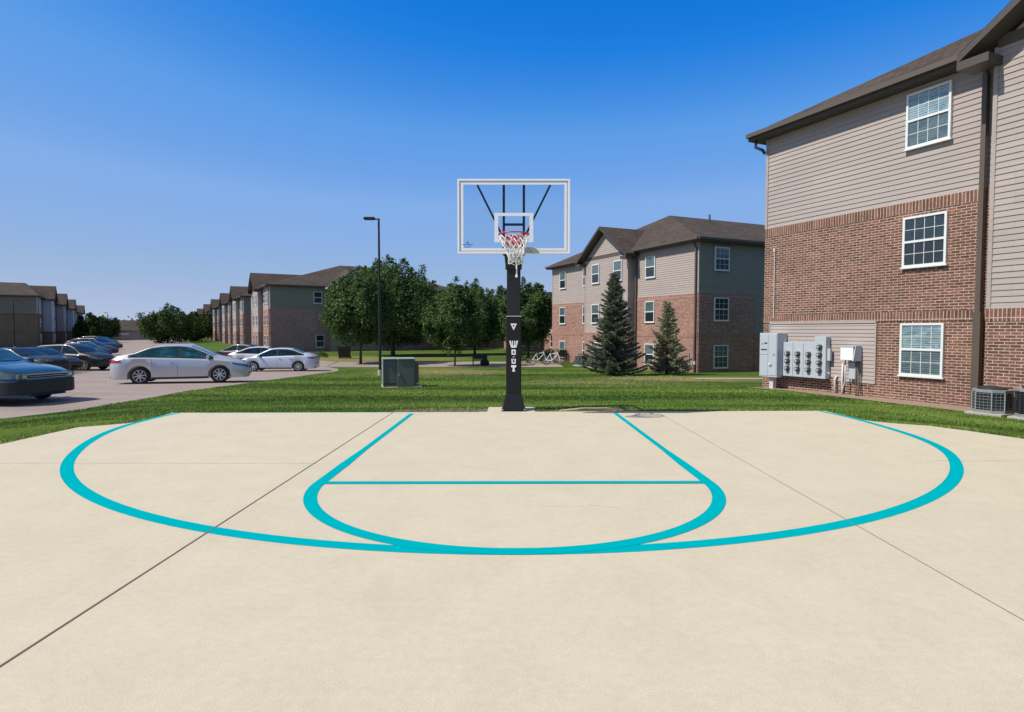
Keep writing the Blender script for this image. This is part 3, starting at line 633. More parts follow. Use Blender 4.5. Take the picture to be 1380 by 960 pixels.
for k, (ax, ay) in enumerate(((5.0, 43.2), (5.75, 41.6), (6.25, 40.6), (9.0, 34.6))):
    c = ac_unit('air_conditioner', (ax, ay, g0(ay)), TH, .8, .78, labs[k], group='air conditioners by the middle building')
c = empty('electrical_pedestal', (10.05, 34.0, -.82), TH, 'pale pipe frame and white cap standing at the corner of the middle building', 'pipe')
MB().tube([(-.7, 0, .95), (-.3, 0, 1.0), (0, 0, 1.0), (0, 0, -.1)], .03, 6).build('pipe', M['pvc'], c); MB().lathe([(0, .55), (.1, .5), (.12, .35), (.05, .3), (0, .3)], (.3, 0, 0), n=12).build('cap', M['white'], c)

# distant rows --------------------------------------------------------------
def row_pt(o, th, t): return (o[0] - math.sin(th) * t, o[1] + math.cos(th) * t)
th = R(30); ordn = ['first', 'second', 'third', 'fourth', 'fifth', 'sixth']
for i, cc in enumerate((8.7, 35.5, 57, 84, 115, 155)):
    T_ = 17.4 if i < 3 else 20; o0 = row_pt((-28.1, 70), th, cc - 8.7)
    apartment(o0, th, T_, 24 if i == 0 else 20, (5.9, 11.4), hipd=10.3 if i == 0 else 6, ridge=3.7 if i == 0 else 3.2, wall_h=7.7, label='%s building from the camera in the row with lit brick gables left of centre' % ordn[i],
              group='apartment row left of centre', end_gable=(6.6, 13.6, 1.2) if i == 0 else None, end_sid='siding_olive_shade', detail=0,
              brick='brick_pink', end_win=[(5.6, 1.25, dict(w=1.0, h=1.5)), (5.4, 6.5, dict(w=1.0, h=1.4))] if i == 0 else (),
              face_win=[(y, x, zc, dict(w=.9, h=1.3)) for zc in (1.3, 3.8, 6.4) for y, x in ((2.0, 0), (4.2, 0), (7.2, -.55), (10.1, -.55), (14.4, 0))])
th2 = R(33)
for i, cc in enumerate((8.7, 33, 60, 100)):
    o0 = row_pt((-71.7, 91), th2, cc - 8.7)
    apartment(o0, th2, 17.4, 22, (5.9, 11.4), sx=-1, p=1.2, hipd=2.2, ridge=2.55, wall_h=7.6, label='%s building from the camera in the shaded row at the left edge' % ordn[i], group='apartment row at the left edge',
              detail=0, sid='siding_pale' if i % 2 == 0 else 'siding', end_sid='siding_brown_shade', brick='brick_brown', soldier='soldier_brown',
              face_win=[(y, x, zc, dict(w=.9, h=1.3)) for zc in (1.3, 3.8, 6.4) for y, x in ((3.0, 0), (8.6, -1.2), (14.4, 0))])
for i, (ox, oy) in enumerate(((6.2, 68.0), (-3.4, 87.0))):
    apartment((ox, oy), TH, 17.4, 16, (6, 11.4), hipd=6, ridge=2.7, wall_h=5.3, brick_top=2.2, low_top=1.2, shing='shingle_green', detail=0, label=['two storey building with green-grey roof behind the pole trees', 'two storey building with green-grey roof hidden furthest behind the centre trees'][i], group='two storey buildings behind the trees')
c = empty('house', (-103, 160, -1.10), R(20), 'small brown house far away between the distant trees', 'house')
MB().bb(-6, 6, -4, 4, -.2, 2.6).build('wall', M['siding'], c)
r_ = MB(); r_.add([(-6.6, -4.6, 2.5), (6.6, -4.6, 2.5), (6.6, 4.6, 2.5), (-6.6, 4.6, 2.5), (-3, 0, 5.2), (4, 0, 5.2)], [(0, 1, 5, 4), (1, 2, 5), (2, 3, 4, 5), (3, 0, 4), (0, 1, 2, 3)]); r_.build('roof', M['shingle'], c)
MB().bb(-3.2, 1.8, -4.15, -4.02, 1.3, 1.9).build('window', M['vinyl'], c)

# ------------------------------------------------------------------ basketball hoop
HX, HY = .03, 9.92
hoop = empty('basketball_hoop', (HX, 11.12, 0), 0, 'tall black padded basketball hoop with clear white-edged backboard and white net', 'basketball hoop')
def Y(y): return y - 11.12
m = MB(); m.bb(-.125, .125, -.125, .125, .02, 2.78); m.build('pole', M['black'], hoop, bevel=.012)
m = MB(); m.bb(-.14, .14, -.145, .145, .30, 1.71); pad = m.build('pole_pad', M['pad'], hoop, bevel=.02)
m = MB(); m.bb(-.142, .142, -.148, .148, 1.725, 1.74); m.build('pad_strap', M['steel'], hoop)
m = MB()
def frustum(mb, a, b, z0, z1): mb.add([(-a, -a, z0), (a, -a, z0), (a, a, z0), (-a, a, z0), (-b, -b, z1), (b, -b, z1), (b, b, z1), (-b, b, z1)], [(0, 3, 2, 1), (4, 5, 6, 7), (0, 1, 5, 4), (1, 2, 6, 5), (2, 3, 7, 6), (3, 0, 4, 7)])
frustum(m, .215, .135, .012, .34); m.bb(-.225, .225, -.225, .225, 0, .014); m.build('base_skirt', M['pad'], hoop, bevel=.006)
bl = MB()
for a in (-1, 1):
    for b in (-1, 1): bl.lathe([(0, .04), (.018, .04), (.018, .012)], (a * .2, b * .2, 0), n=6)
bl.build('anchor_bolt', M['steel'], hoop)
# pad lettering: emblem, then the vertical word; shapes drawn at real size just proud of the pad
F0, F1 = -.1495, -.1455
def ring_plate(mb, outer, inner):
    n = len(outer)
    mb.add([(x, F0, z) for x, z in outer] + [(x, F0, z) for x, z in inner] + [(x, F1, z) for x, z in outer] + [(x, F1, z) for x, z in inner],
           [(i, (i + 1) % n, n + (i + 1) % n, n + i) for i in range(n)] + [(i, (i + 1) % n, 2 * n + (i + 1) % n, 2 * n + i) for i in range(n)] + [(n + i, n + (i + 1) % n, 3 * n + (i + 1) % n, 3 * n + i) for i in range(n)])
e = MB(); ring_plate(e, [(-.058, 1.598), (.058, 1.598), (0.0, 1.475)], [(-.022, 1.572), (.022, 1.572), (0, 1.528)]); e.build('emblem', M['white'], pad)
e = MB(); z0, z1 = 1.16, 1.285      # W
for poly in ([(-.082, z1), (-.052, z1), (-.018, z0), (-.045, z0)], [(-.032, z1), (-.012, z1), (-.008, z0), (-.022, z0)], [(.012, z1), (.032, z1), (.024, z0), (.008, z0)], [(.052, z1), (.082, z1), (.048, z0), (.026, z0)]): e.plate(poly, F0, F1)
e.plate([(-.045, z0 + .035), (.045, z0 + .035), (.035, z0 - .002), (-.035, z0 - .002)], F0 - .0008, F1)
e.build('lettering', M['white'], pad)
e = MB(); ring_plate(e, [(-.036, 1.125), (.028, 1.125), (.038, 1.11), (.038, 1.03), (-.038, 1.03), (-.04, 1.11)], [(-.014, 1.098), (.012, 1.098), (.015, 1.09), (.015, 1.052), (-.013, 1.052), (-.015, 1.09)]); e.build('lettering', M['white'], pad)
e = MB(); e.plate([(-.016, .99), (.02, 1.008), (.02, 1.0), (-.012, .978)], F0, F1); e.plate([(-.042, .955), (-.018, .955), (-.016, .89), (.016, .89), (.018, .955), (.042, .955), (.034, .866), (-.034, .866)], F0, F1); e.plate([(-.008, .955), (.01, .955), (.006, .925), (-.004, .925)], F0, F1); e.build('lettering', M['white'], pad)
e = MB(); e.plate([(-.046, .838), (.046, .838), (.046, .80), (.018, .80), (.016, .748), (.026, .742), (.026, .722), (-.026, .722), (-.026, .742), (-.016, .748), (-.018, .80), (-.046, .80)], F0, F1); e.build('lettering', M['white'], pad)
# arms and braces
BY = Y(HY) + .03
m = MB()
for x in (-.165, .165):
    m.bb(x - .02, x + .02, BY + .02, BY + .06, 2.72, 3.86)
m.bb(-.165, .165, BY + .02, BY + .06, 3.2, 3.235)
m.build('board_brace', M['black'], hoop)
for s_ in (-1, 1):
    m = MB(); m.tube([(s_ * .60, BY + .03, 3.86), (s_ * .335, BY + .05, 3.33), (s_ * .18, BY + .12, 3.02)], .0165, 8); m.build('diagonal_strut', M['black'], hoop)
for s_ in (-1, 1):
    m = MB(); m.tube([(s_ * .12, .08, 2.70), (s_ * .14, BY + .06, 2.93)], .035, 4); m.build('extension_arm', M['black'], hoop)
m = MB(); m.bb(-.17, .17, BY + .012, BY + .06, 2.70, 3.04); m.bb(-.15, .15, -.16, .14, 2.6, 2.80); m.build('mount_plate', M['black'], hoop, bevel=.008)
m = MB(); m.tube([(.055, -.17, 2.72), (.055, -.17, 2.44)], .014, 8); m.lathe([(0, 2.43), (.024, 2.44), (.024, 2.47), (0, 2.48)], (.055, -.17, 0), n=10); m.build('crank_rod', M['white'], hoop)
# board
W, H, zc = 1.84, 1.21, 3.335
t = NT('clear_acrylic'); t.n.remove(t.b); g_ = t.new('ShaderNodeBsdfGlossy'); g_.inputs['Roughness'].default_value = .02; tr_ = t.new('ShaderNodeBsdfTransparent'); tr_.inputs[0].default_value = (.93, .96, .97, 1)
fr = t.new('ShaderNodeFresnel'); fr.inputs[0].default_value = 1.3; mx = t.new('ShaderNodeMixShader'); t.l(fr.outputs[0], mx.inputs[0]); t.l(tr_.outputs[0], mx.inputs[1]); t.l(g_.outputs[0], mx.inputs[2]); t.l(mx.outputs[0], t.out.inputs[0]); M['acrylic'] = t.m
board = MB().bb(-W/2 + .03, W/2 - .03, BY - .035, BY - .02, zc - H/2 + .03, zc + H/2 - .03).build('backboard', M['acrylic'], hoop)
def rect_ring(mb, w, h, zc_, t_, y0, y1, tt=None, tb=None):
    tt = tt or t_; tb = tb or t_
    mb.bb(-w/2, w/2, y0, y1, zc_ + h/2 - tt, zc_ + h/2); mb.bb(-w/2, w/2, y0, y1, zc_ - h/2, zc_ - h/2 + tb)
    mb.bb(-w/2, -w/2 + t_, y0, y1, zc_ - h/2 + tb, zc_ + h/2 - tt); mb.bb(w/2 - t_, w/2, y0, y1, zc_ - h/2 + tb, zc_ + h/2 - tt)
m = MB(); rect_ring(m, W, H, zc, .032, BY - .05, BY + .03); m.build('frame', M['white'], board, bevel=.003)
m = MB(); rect_ring(m, W - .11, H - .10, zc, .04, BY - .041, BY - .036); m.build('border_line', M['white'], board)
m = MB(); rect_ring(m, W - .062, H - .062, zc, .024, BY - .0395, BY - .0355); m.build('gasket', M['steel'], board)
m = MB(); rect_ring(m, .635, .475, 3.155, .062, BY - .041, BY - .036, .05, .05); m.build('target_square', M['white'], board)
random.seed(3)
MB().plate([(-.785, 2.90), (-.765, 2.918), (-.745, 2.925), (-.735, 2.90)], BY - .042, BY - .036).build('maker_mark', M['blue_mark'], board)
for nm_, n_, x0_, z_, h_ in (('maker_mark', 10, -.835, 2.872, .020), ('maker_mark', 7, -.81, 2.836, .014)):
    up_ = []; dn_ = []
    for k in range(n_ * 3):
        x_ = x0_ + k * .0055; up_.append((x_, z_ + h_ * (.55 + .45 * math.sin(k * 2.3) * random.uniform(.4, 1)))); dn_.append((x_, z_ + h_ * .12 * math.sin(k * 1.7)))
    MB().plate(dn_ + up_[::-1], BY - .042, BY - .036).build(nm_, M['blue_mark'], board)
m = MB(); m.plate([(.10, 2.735)] + [(.255 + .155 * math.cos(a), 2.742 + .095 * math.sin(a)) for a in np.linspace(math.pi, 0, 14)] + [(.41, 2.735)], BY - .056, BY - .051); m.build('corner_pad', M['ac_grey'], board)
# rim and net
RC = (0, Y(9.5), 2.985); rr = .232
rim = MB().tube([(RC[0] + rr * math.cos(a), RC[1] + rr * math.sin(a), RC[2]) for a in np.linspace(0, 2 * math.pi, 41)], .0105, 8, cap=False)
for s_ in (-1, 1):
    rim.tube([(s_ * .13, RC[1] + .19, RC[2] - .005), (s_ * .10, BY - .04, RC[2] - .005)], .010, 6); rim.tube([(s_ * .19, RC[1] + .12, RC[2] - .012), (s_ * .09, BY - .045, RC[2] - .09)], .008, 6)
rim.bb(-.12, .12, BY - .052, BY - .042, RC[2] - .13, RC[2] + .03)
for k in range(12):
    a = 2 * math.pi * k / 12; rim.tube([(RC[0] + rr * math.cos(a - .06), RC[1] + rr * math.sin(a - .06), RC[2] - .01), (RC[0] + rr * math.cos(a), RC[1] + rr * math.sin(a), RC[2] - .035), (RC[0] + rr * math.cos(a + .06), RC[1] + rr * math.sin(a + .06), RC[2] - .01)], .004, 4)
rimo = rim.build('rim', M['redrim'], hoop, smooth=50)
net = MB(); lev = [(0, .228), (.07, .21), (.15, .175), (.24, .135), (.33, .108), (.42, .112)]
for k in range(12):
    for dr in (-1, 1):
        pts = []
        for i, (dz, r_) in enumerate(lev):
            a = 2 * math.pi * (k + dr * i * .5) / 12 + .05 * i; wob = .008 * math.sin(k * 2.1 + i * 1.7); pts.append((RC[0] + .012 * i * .5 + (r_ + wob) * math.cos(a), RC[1] + (r_ + wob) * math.sin(a), RC[2] - .03 - dz + (.02 * math.sin(k * 1.3) if i == 5 else 0)))
        net.tube(pts, .0085, 5)
    a = 2 * math.pi * k / 12 
for dz, r_ in ((.425, .11),): net.tube([(RC[0] + .03 + r_ * math.cos(a), RC[1] + r_ * math.sin(a), RC[2] - .03 - dz + .018 * math.sin(3 * a)) for a in np.linspace(0, 2 * math.pi, 25)], .006, 5, cap=False)
net.build('net', M['cord'], hoop, smooth=True)

# ------------------------------------------------------------------ green utility cabinet, lamps, bench, bin, bicycles
c = empty('transformer_cabinet', (-3.71, 20.0, g0(20) + .01), R(14), 'green metal transformer cabinet in two halves standing on the lawn', 'utility box')
M['lit_green'] = simple('sunlit_toned_green', (.26, .34, .25), .5)  # paler copy of the cabinet green, sunlight painted on lid and left side
MB().bb(-.62, .66, -.52, .58, -.1, .05).build('pad', M['concrete_pale'], c, bevel=.01)
MB().bb(-.57, -.15, -.44, .5, .05, .93).build('body', M['green_box'], c, bevel=.012)
MB().prism([(-.145, -.52), (.40, -.52), (.43, -.49), (.43, .5), (-.145, .5)], .05, .94).build('door', M['green_box'], c, bevel=.01)
m = MB(); m.add([(.435, -.46, .13), (.60, .05, .13), (.60, .5, .13), (.435, .5, .13), (.435, -.46, .90), (.60, .05, .80), (.60, .5, .80), (.435, .5, .90)], [(0, 3, 2, 1), (4, 5, 6, 7), (0, 1, 5, 4), (1, 2, 6, 5), (2, 3, 7, 6), (3, 0, 4, 7)]); m.build('shade_toned_housing', M['ac_dark'], c, bevel=.008)  # near-black finish puts the shade of the right side into its colour
MB().prism([(-.60, -.50), (-.13, -.50), (-.12, -.545), (.41, -.545), (.46, -.50), (.46, .53), (-.60, .53)], .943, .968).build('lid', M['lit_green'], c, bevel=.006)
MB().bb(-.60, -.572, -.46, .51, .04, .942).build('side_panel', M['lit_green'], c)
MB().bb(-.55, -.18, -.452, -.441, .12, .17).build('hinge_strip', M['ac_dark'], c)
MB().bb(-.10, -.075, -.545, -.52, .40, .5).build('latch', M['steel'], c)
def street_lamp(loc, h, rz, label, r=.07):
    c = empty('street_lamp', loc, rz, label, 'street lamp', 'street lamps')
    MB().tube([(0, 0, 0), (0, 0, h * .5), (0, 0, h)], [r, r * .85, r * .7], 8).build('pole', M['black'], c, smooth=40)
    MB().tube([(0, 0, h - .04), (-.35, 0, h)], .035, 6).build('arm', M['black'], c)
    m = MB(); m.bb(-.72, -.2, -.16, .16, h - .06, h + .06); m.build('lamp_head', M['black'], c, bevel=.02)
    MB().lathe([(0, .3), (r * 1.6, .3), (r * 2, 0)], n=10).build('base', M['concrete_pale'], c); return c
street_lamp((-6.55, 29.8, g0(29.8)), 7.75, 0, 'black street lamp with a flat head left of the green cabinet')
street_lamp((-69.5, 84, g0(84)), 6.7, R(180), 'black street lamp in front of the shaded left building')
street_lamp((-94, 140, g0(140)), 6.6, 0, 'left one of two tiny far street lamps above the distant trees')
street_lamp((-92, 149, g0(149)), 6.0, 0, 'right one of two tiny far street lamps above the brown house')
c = empty('bench', (-2.35, 44.0, -1.095), R(4), 'low black metal bench beside the concrete drive', 'bench')
MB().bb(-.55, .55, -.2, .2, .36, .42).build('seat', M['bench'], c); MB().bb(-.55, .55, .2, .25, .45, .72).build('backrest', M['bench'], c)
for x_ in (-.5, .5): MB().bb(x_ - .04, x_ + .04, -.2, .25, 0, .36).build('leg', M['bench'], c)
c = empty('rubbish_bag', (-1.98, 43.6, -1.095), 0, 'black full rubbish bag lying in front of the bench', 'bag')
m = MB(); m.lathe([(0, 0), (.22, .0), (.34, .12), (.32, .3), (.18, .46), (.05, .52), (.07, .58), (0, .6)], n=14); m.build('sack', M['pad'], c, smooth=True)
c = empty('rubbish_bin', (-15.2, 54.5, -1.10), R(10), 'black wheeled rubbish bin on the dry grass by the left trees', 'rubbish bin')
m = MB(); m.add([(-.45, -.4, .08), (.45, -.4, .08), (.45, .4, .08), (-.45, .4, .08), (-.58, -.52, 1.05), (.58, -.52, 1.05), (.58, .5, 1.05), (-.58, .5, 1.05)], [(0, 3, 2, 1), (4, 5, 6, 7), (0, 1, 5, 4), (1, 2, 6, 5), (2, 3, 7, 6), (3, 0, 4, 7)]); m.build('body', M['plastic'], c, bevel=.03)
MB().bb(-.62, .62, -.56, .54, 1.06, 1.14).build('lid', M['plastic'], c, bevel=.03)
for s_ in (-.5, .5): MB().lathe([(0, -.05), (.12, -.05), (.12, .05), (0, .05)], (s_, .35, .12), 'X', 12).build('wheel', M['rubber'], c)
def bicycle(loc, rz, label, paint_):
    c = empty('bicycle', loc, rz, label, 'bicycle', 'bicycles by the hedge')
    for x_ in (-.52, .52):
        w_ = MB(); w_.tube([(x_ + .33 * math.cos(a), 0, .34 + .33 * math.sin(a)) for a in np.linspace(0, 2 * math.pi, 25)], .018, 5, cap=False)
        wo_ = w_.build('wheel', M['rubber'], c); s2 = MB()
        for k in range(8): a = math.pi * k / 8; s2.tube([(x_ - .32 * math.cos(a), 0, .34 - .32 * math.sin(a)), (x_ + .32 * math.cos(a), 0, .34 + .32 * math.sin(a))], .004, 3)
        s2.build('spokes', M['steel'], wo_)
    f_ = MB()
    for a, b in (((-.52, .34), (-.1, .32)), ((-.52, .34), (-.2, .82)), ((-.1, .32), (-.22, .92)), ((-.1, .32), (.36, .80)), ((-.2, .82), (.34, .88)), ((.33, .95), (.52, .34))): f_.tube([(a[0], 0, a[1]), (b[0], 0, b[1])], .026, 6)
    f_.build('frame', paint_, c); MB().bb(-.36, -.08, -.06, .06, .92, .97).build('saddle', M['rubber'], c)
    MB().tube([(.30, -.28, .98), (.34, 0, 1.0), (.30, .28, .98)], .018, 6).build('handlebar', M['steel'], c)
bicycle((2.05, 45.2, -1.10), R(8), 'left white bicycle leaning by the dark hedge', M['white'])
bicycle((3.05, 44.6, -1.10), R(-14), 'right white bicycle leaning by the brick wall end', M['white'])

# ------------------------------------------------------------------ cars
def smooth_interp(x, px, py, k=.05):
    return sum(np.interp(x + d, px, py) * w for d, w in ((-2 * k, .1), (-k, .2), (0, .4), (k, .2), (2 * k, .1)))
STY = {
 'sedan': dict(L=4.53, W=1.82, top=[(-2.265, .93), (-2.18, 1.03), (-1.95, 1.10), (-1.55, 1.18), (-1.0, 1.40), (-.6, 1.455), (-.1, 1.47), (.3, 1.43), (.75, 1.24), (1.22, 1.01), (1.7, .90), (2.05, .79), (2.20, .70), (2.265, .60)],
    belt=[(-2.265, .88), (-1.9, .99), (-1.0, .985), (0, .95), (1.0, .90), (1.8, .83), (2.265, .58)], wx=(-1.34, 1.31), R=.325, zu=.19, side=(-1.62, 1.02), pillar=-.12, ws=(.34, 1.12), rw=(-1.62, -.98)),
 'old': dict(L=4.9, W=1.83, top=[(-2.45, .90), (-2.35, 1.02), (-1.9, 1.06), (-1.5, 1.10), (-1.0, 1.36), (-.5, 1.42), (0, 1.42), (.35, 1.36), (.8, 1.14), (1.12, 1.00), (1.6, .95), (2.05, .88), (2.32, .80), (2.45, .68)],
    belt=[(-2.45, .86), (-1.9, .96), (0, .93), (1.0, .90), (1.9, .83), (2.45, .66)], wx=(-1.42, 1.42), R=.32, zu=.20, side=(-1.55, .95), pillar=-.1, ws=(.38, 1.06), rw=(-1.55, -.95)),
 'suv': dict(L=4.6, W=1.86, top=[(-2.3, .95), (-2.22, 1.2), (-2.0, 1.5), (-1.6, 1.62), (-.5, 1.68), (.2, 1.66), (.6, 1.50), (1.1, 1.16), (1.7, 1.06), (2.1, .96), (2.3, .78)],
    belt=[(-2.3, .92), (-1.9, 1.10), (0, 1.08), (1.0, 1.03), (1.8, .96), (2.3, .74)], wx=(-1.35, 1.35), R=.35, zu=.24, side=(-2.02, .92), pillar=-.15, ws=(.46, 1.02), rw=(-2.22, -1.95))}
class Car:
    def __init__(s, st, n=110):
        q = STY[st]; s.q = q; s.L = q['L']; s.hl = s.L / 2
    def sec(s, x):
        q = s.q; W = q['W'] / 2; e = max(0, (abs(x) - s.hl + .75) / .75); w = W * (1 - .055 * e ** 2 - .13 * e ** 5)
        zt = float(smooth_interp(x, [a for a, b in q['top']], [b for a, b in q['top']])); zs = float(smooth_interp(x, [a for a, b in q['belt']], [b for a, b in q['belt']])); zs = min(zs, zt - .05)
        zb = q['zu'] + .05 * e ** 2
        for xw in q['wx']:
            d = abs(x - xw); r = q['R'] + .055
            if d < r: zb = max(zb, q['R'] + math.sqrt(r * r - d * d) - .005)
        yb = w * .925; h = max(0, zt - zs - .09); yR = yb - .02 - .38 * h
        z2 = zb + (zs - zb) * .55
        pts = [(0, q['zu']), (w * .70, q['zu']), (w * .70, zb), (w * .965, zb), (w * .985, zb + .04 * (zs - zb) + .02), (w, z2), (w * .995, zs - .10 * (zs - zb)), (w * .965, zs - .012), (yb, zs + .012), (yR, zt - .065), (yR * .95, zt - .025), (yR * .55, zt), (0, zt + .008)]
        return pts, w, zt, zs, zb, yb, yR
    def side_y(s, x, z):
        p = s.sec(x)[0][3:10]; zz = [a[1] for a in p]; yy = [a[0] for a in p]; return float(np.interp(z, zz, yy))
    def top_z(s, x, y):
        p = s.sec(x)[0][9:][::-1]; return float(np.interp(abs(y), [a[0] for a in p], [a[1] for a in p]))
def build_car(name, st, paint_, loc, rz, label, group, glass='carglass', full=True, dark_bumper=False):
    C = Car(st); q = C.q; root = empty(name, loc, rz, label, 'car', group); root['kind'] = 'thing'
    xs_ = sorted(set(list(np.linspace(-C.hl, C.hl, 60 if full else 36)) + [xw + sg * (q['R'] + .055) * math.cos(a) for xw in q['wx'] for sg in (-1, 1) for a in np.linspace(0.02, math.pi / 2, 9 if full else 5)]))
    v = []; secs = [C.sec(x)[0] for x in xs_]; K = len(secs[0])
    for x, s_ in zip(xs_, secs):
        e = max(0, (abs(x) - C.hl + .12) / .12)
        ring = [(x, y, z) for y, z in s_] + [(x, -y, z) for y, z in s_[::-1][1:-1]]; v += ring
    N = 2 * K - 2; f = [(i * N + k, (i + 1) * N + k, (i + 1) * N + (k + 1) % N, i * N + (k + 1) % N) for i in range(len(xs_) - 1) for k in range(N)]
    b = MB().add(v, f); nv = len(v)
    for end, base in ((-1, 0), (1, (len(xs_) - 1) * N)):       # bulged nose and tail
        ring = [Vector(v[base + k]) for k in range(N)]; cz = (ring[0].z + ring[K - 1].z) / 2; prev = [base + k for k in range(N)]
        for sc, dx in ((.97, .03), (.86, .055), (.5, .07)):
            idx = len(b.v); b.v += [(end * (C.hl + dx), r_.y * sc, cz + (r_.z - cz) * (sc if sc > .8 else sc)) for r_ in ring]; cur = [idx + k for k in range(N)]
            b.f += [(prev[k], prev[(k + 1) % N], cur[(k + 1) % N], cur[k]) for k in range(N)]; prev = cur
        b.f.append(tuple(prev))
    body = b.build('body', paint_, root, smooth=42, fix=True)
    G = M[glass]
    def side_patch(nm, x0, x1, lo, hi, mat, s_, off=.006, n=14, par=root):
        m_ = MB(); A = []; B = []
        for x in np.linspace(x0, x1, n):
            zl, zh = lo(x), hi(x)
            if zh - zl < .008: continue
            cnt = 4; A.append([(x, s_ * (C.side_y(x, zl + (zh - zl) * k / cnt) + off), zl + (zh - zl) * k / cnt) for k in range(cnt + 1)])
        vv = [p for r_ in A for p in r_]; m_.add(vv, [(i * 5 + k, (i + 1) * 5 + k, (i + 1) * 5 + k + 1, i * 5 + k + 1) for i in range(len(A) - 1) for k in range(4)])
        return m_.build(nm, mat, par, smooth=True)
    sec = lambda x: C.sec(x)
    lo = lambda x: sec(x)[3] + .035; hi = lambda x: sec(x)[2] - .095
    x0, x1 = q['side']; pl = q['pillar']
    for s_ in (-1, 1):
        side_patch('window_trim', x0 - .07, x1 + .08, lambda x: lo(x) - .025, lambda x: hi(x) + .03, M['plastic'], s_, .004, 24)
        side_patch('side_window', pl + .05, x1, lo, hi, G, s_, .008, 16); side_patch('side_window', x0 + (.35 if st != 'suv' else .75), pl - .03, lo, hi, G, s_, .008, 14)
        side_patch('quarter_window', x0, x0 + (.32 if st != 'suv' else .70), lo, hi, G, s_, .008, 6)
    def top_patch(nm, xa, xb, inset, mat, off=.008, y0=-1, y1=1):
        m_ = MB(); n = 10; k = 10; vv = []
        for x in np.linspace(xa, xb, n):
            yr = sec(x)[6] - inset
            for j in range(k + 1): y = yr * (y0 + (y1 - y0) * j / k); vv.append((x, y, C.top_z(x, y) + off))
        m_.add(vv, [(i * (k + 1) + j, (i + 1) * (k + 1) + j, (i + 1) * (k + 1) + j + 1, i * (k + 1) + j + 1) for i in range(n - 1) for j in range(k)]); return m_.build(nm, mat, root, smooth=True)
    top_patch('windscreen', q['ws'][0], q['ws'][1], .035, G, .012); top_patch('rear_window', q['rw'][0], q['rw'][1], .05, G, .012)
    hl = C.hl; fz = sec(hl)[2]; sz = sec(hl - .3)[3]
    for s_ in (-1, 1):
        if dark_bumper:
            side_patch('headlight', hl - .34, hl - .004, lambda x: .655 if st != 'sedan' else .60, lambda x: .80 - .05 * (x - hl + .34), M['lens'], s_, .01, 8)
            side_patch('side_marker', hl - .62, hl - .36, lambda x: .66, lambda x: .76, M['redlamp'], s_, .01, 5)
        else:
            side_patch('headlight', hl - .50, hl - .01, lambda x: (.61 if st == 'sedan' else .72) + .10 * (hl - x) / .5, lambda x: (.68 if st == 'sedan' else .84) + .10 * (hl - x) / .5, M['lens'], s_, .01, 8)
        side_patch('taillight', -hl + .01, -hl + .36, lambda x: .80 + .10 * (x + hl), lambda x: .93 + .0 * (x + hl) - .1 * (x + hl), M['redlamp'], s_, .01, 6)
        side_patch('sill', q['wx'][0] + q['R'] + .06, q['wx'][1] - q['R'] - .06, lambda x: q['zu'] + .002, lambda x: q['zu'] + .075, M['plastic'], s_, .008, 8)
        if full:
            sy = lambda x, z: s_ * (C.side_y(x, z))
            mm_ = MB(); mx_ = x1 - .08; zz_ = lo(mx_) + .05; y_ = sy(mx_, zz_); mm_.box((mx_, y_ + s_ * .12, zz_ + .01), (.10, .20, .13)); mm_.box((mx_, y_ + s_ * .03, zz_ - .03), (.05, .08, .04)); mm_.build('mirror', paint_, root, bevel=.03)
            for hx in (pl + .02 - .18, q['wx'][0] + .55 - .12): hz = .80; MB().box((hx, sy(hx, hz) + s_ * .012, hz), (.16, .025, .028)).build('door_handle', M['chrome'], root, bevel=.008)
            for dx_ in (pl + .02, x1 + .0, q['wx'][0] + .40):
                side_patch('door_seam', dx_ - .004, dx_ + .004, lambda x: q['zu'] + (.06 if dx_ > -.9 else .52), lambda x: sec(x)[3] - .0, M['plastic'], s_, .003, 2)
    if True:
        g1 = MB(); xx = hl + .052
        if dark_bumper:
            MB().bb(hl - .02, hl + .085, -.56, .56, .64, .655).build('grille_trim', M['chrome'], root, bevel=.005)
            bb_ = MB(); bb_.bb(hl - .02, hl + .078, -.50, .50, .66, .73); bb_.build('grille', M['plastic'], root, bevel=.01)
            MB().bb(hl - .02, hl + .088, -.54, .54, .735, .755).build('grille_trim', M['chrome'], root, bevel=.005); MB().bb(hl - .02, hl + .083, -.50, .50, .69, .70).build('grille_trim', M['chrome'], root)
            bm_ = MB(); pr = []
            for x in np.linspace(hl - .75, hl, 14): pr.append((x, sec(x)[1] + .035))
            poly = pr + [(hl + .07, pr[-1][1] - .12), (hl + .10, pr[-1][1] - .35)]; poly = poly + [(a, -b_) for a, b_ in poly[::-1]]
            bm_.prism(poly, .27, .60); bm_.build('bumper', M['plastic'], root, bevel=.02)
            for s_ in (-1, 1): MB().box((hl + .01, s_ * .60, .70), (.11, .26, .125)).build('headlight', M['lens'], root, bevel=.02); MB().box((hl + .068, s_ * .60, .70), (.006, .10, .08)).build('headlight_bowl', M['chrome'], root)
        else:
            zg = .56 if st == 'sedan' else .70
            MB().bb(hl, hl + .078, -.44, .44, zg - .06, zg + .07).build('grille', M['plastic'], root, bevel=.03)
            MB().bb(hl - .03, hl + .07, -.62, .62, .28, .42).build('air_intake', M['plastic'], root, bevel=.03)
            for s_ in (-1, 1): MB().bb(hl - .04, hl + .052, s_ * .50, s_ * .74, zg + .02, zg + .13).build('headlight', M['lens'], root, bevel=.015)
        for s_ in (-1, 1): MB().bb(-hl - .045, -hl + .04, s_ * .48, s_ * .745, .79, .92).build('taillight', M['redlamp'], root, bevel=.02)
        MB().bb(-hl - .078, -hl - .03, -.26, .26, .66, .80).build('number_plate', M['plate'], root); MB().bb(-hl - .05, -hl + .03, -.7, .7, .24, .36).build('rear_valance', M['plastic'], root, bevel=.02)
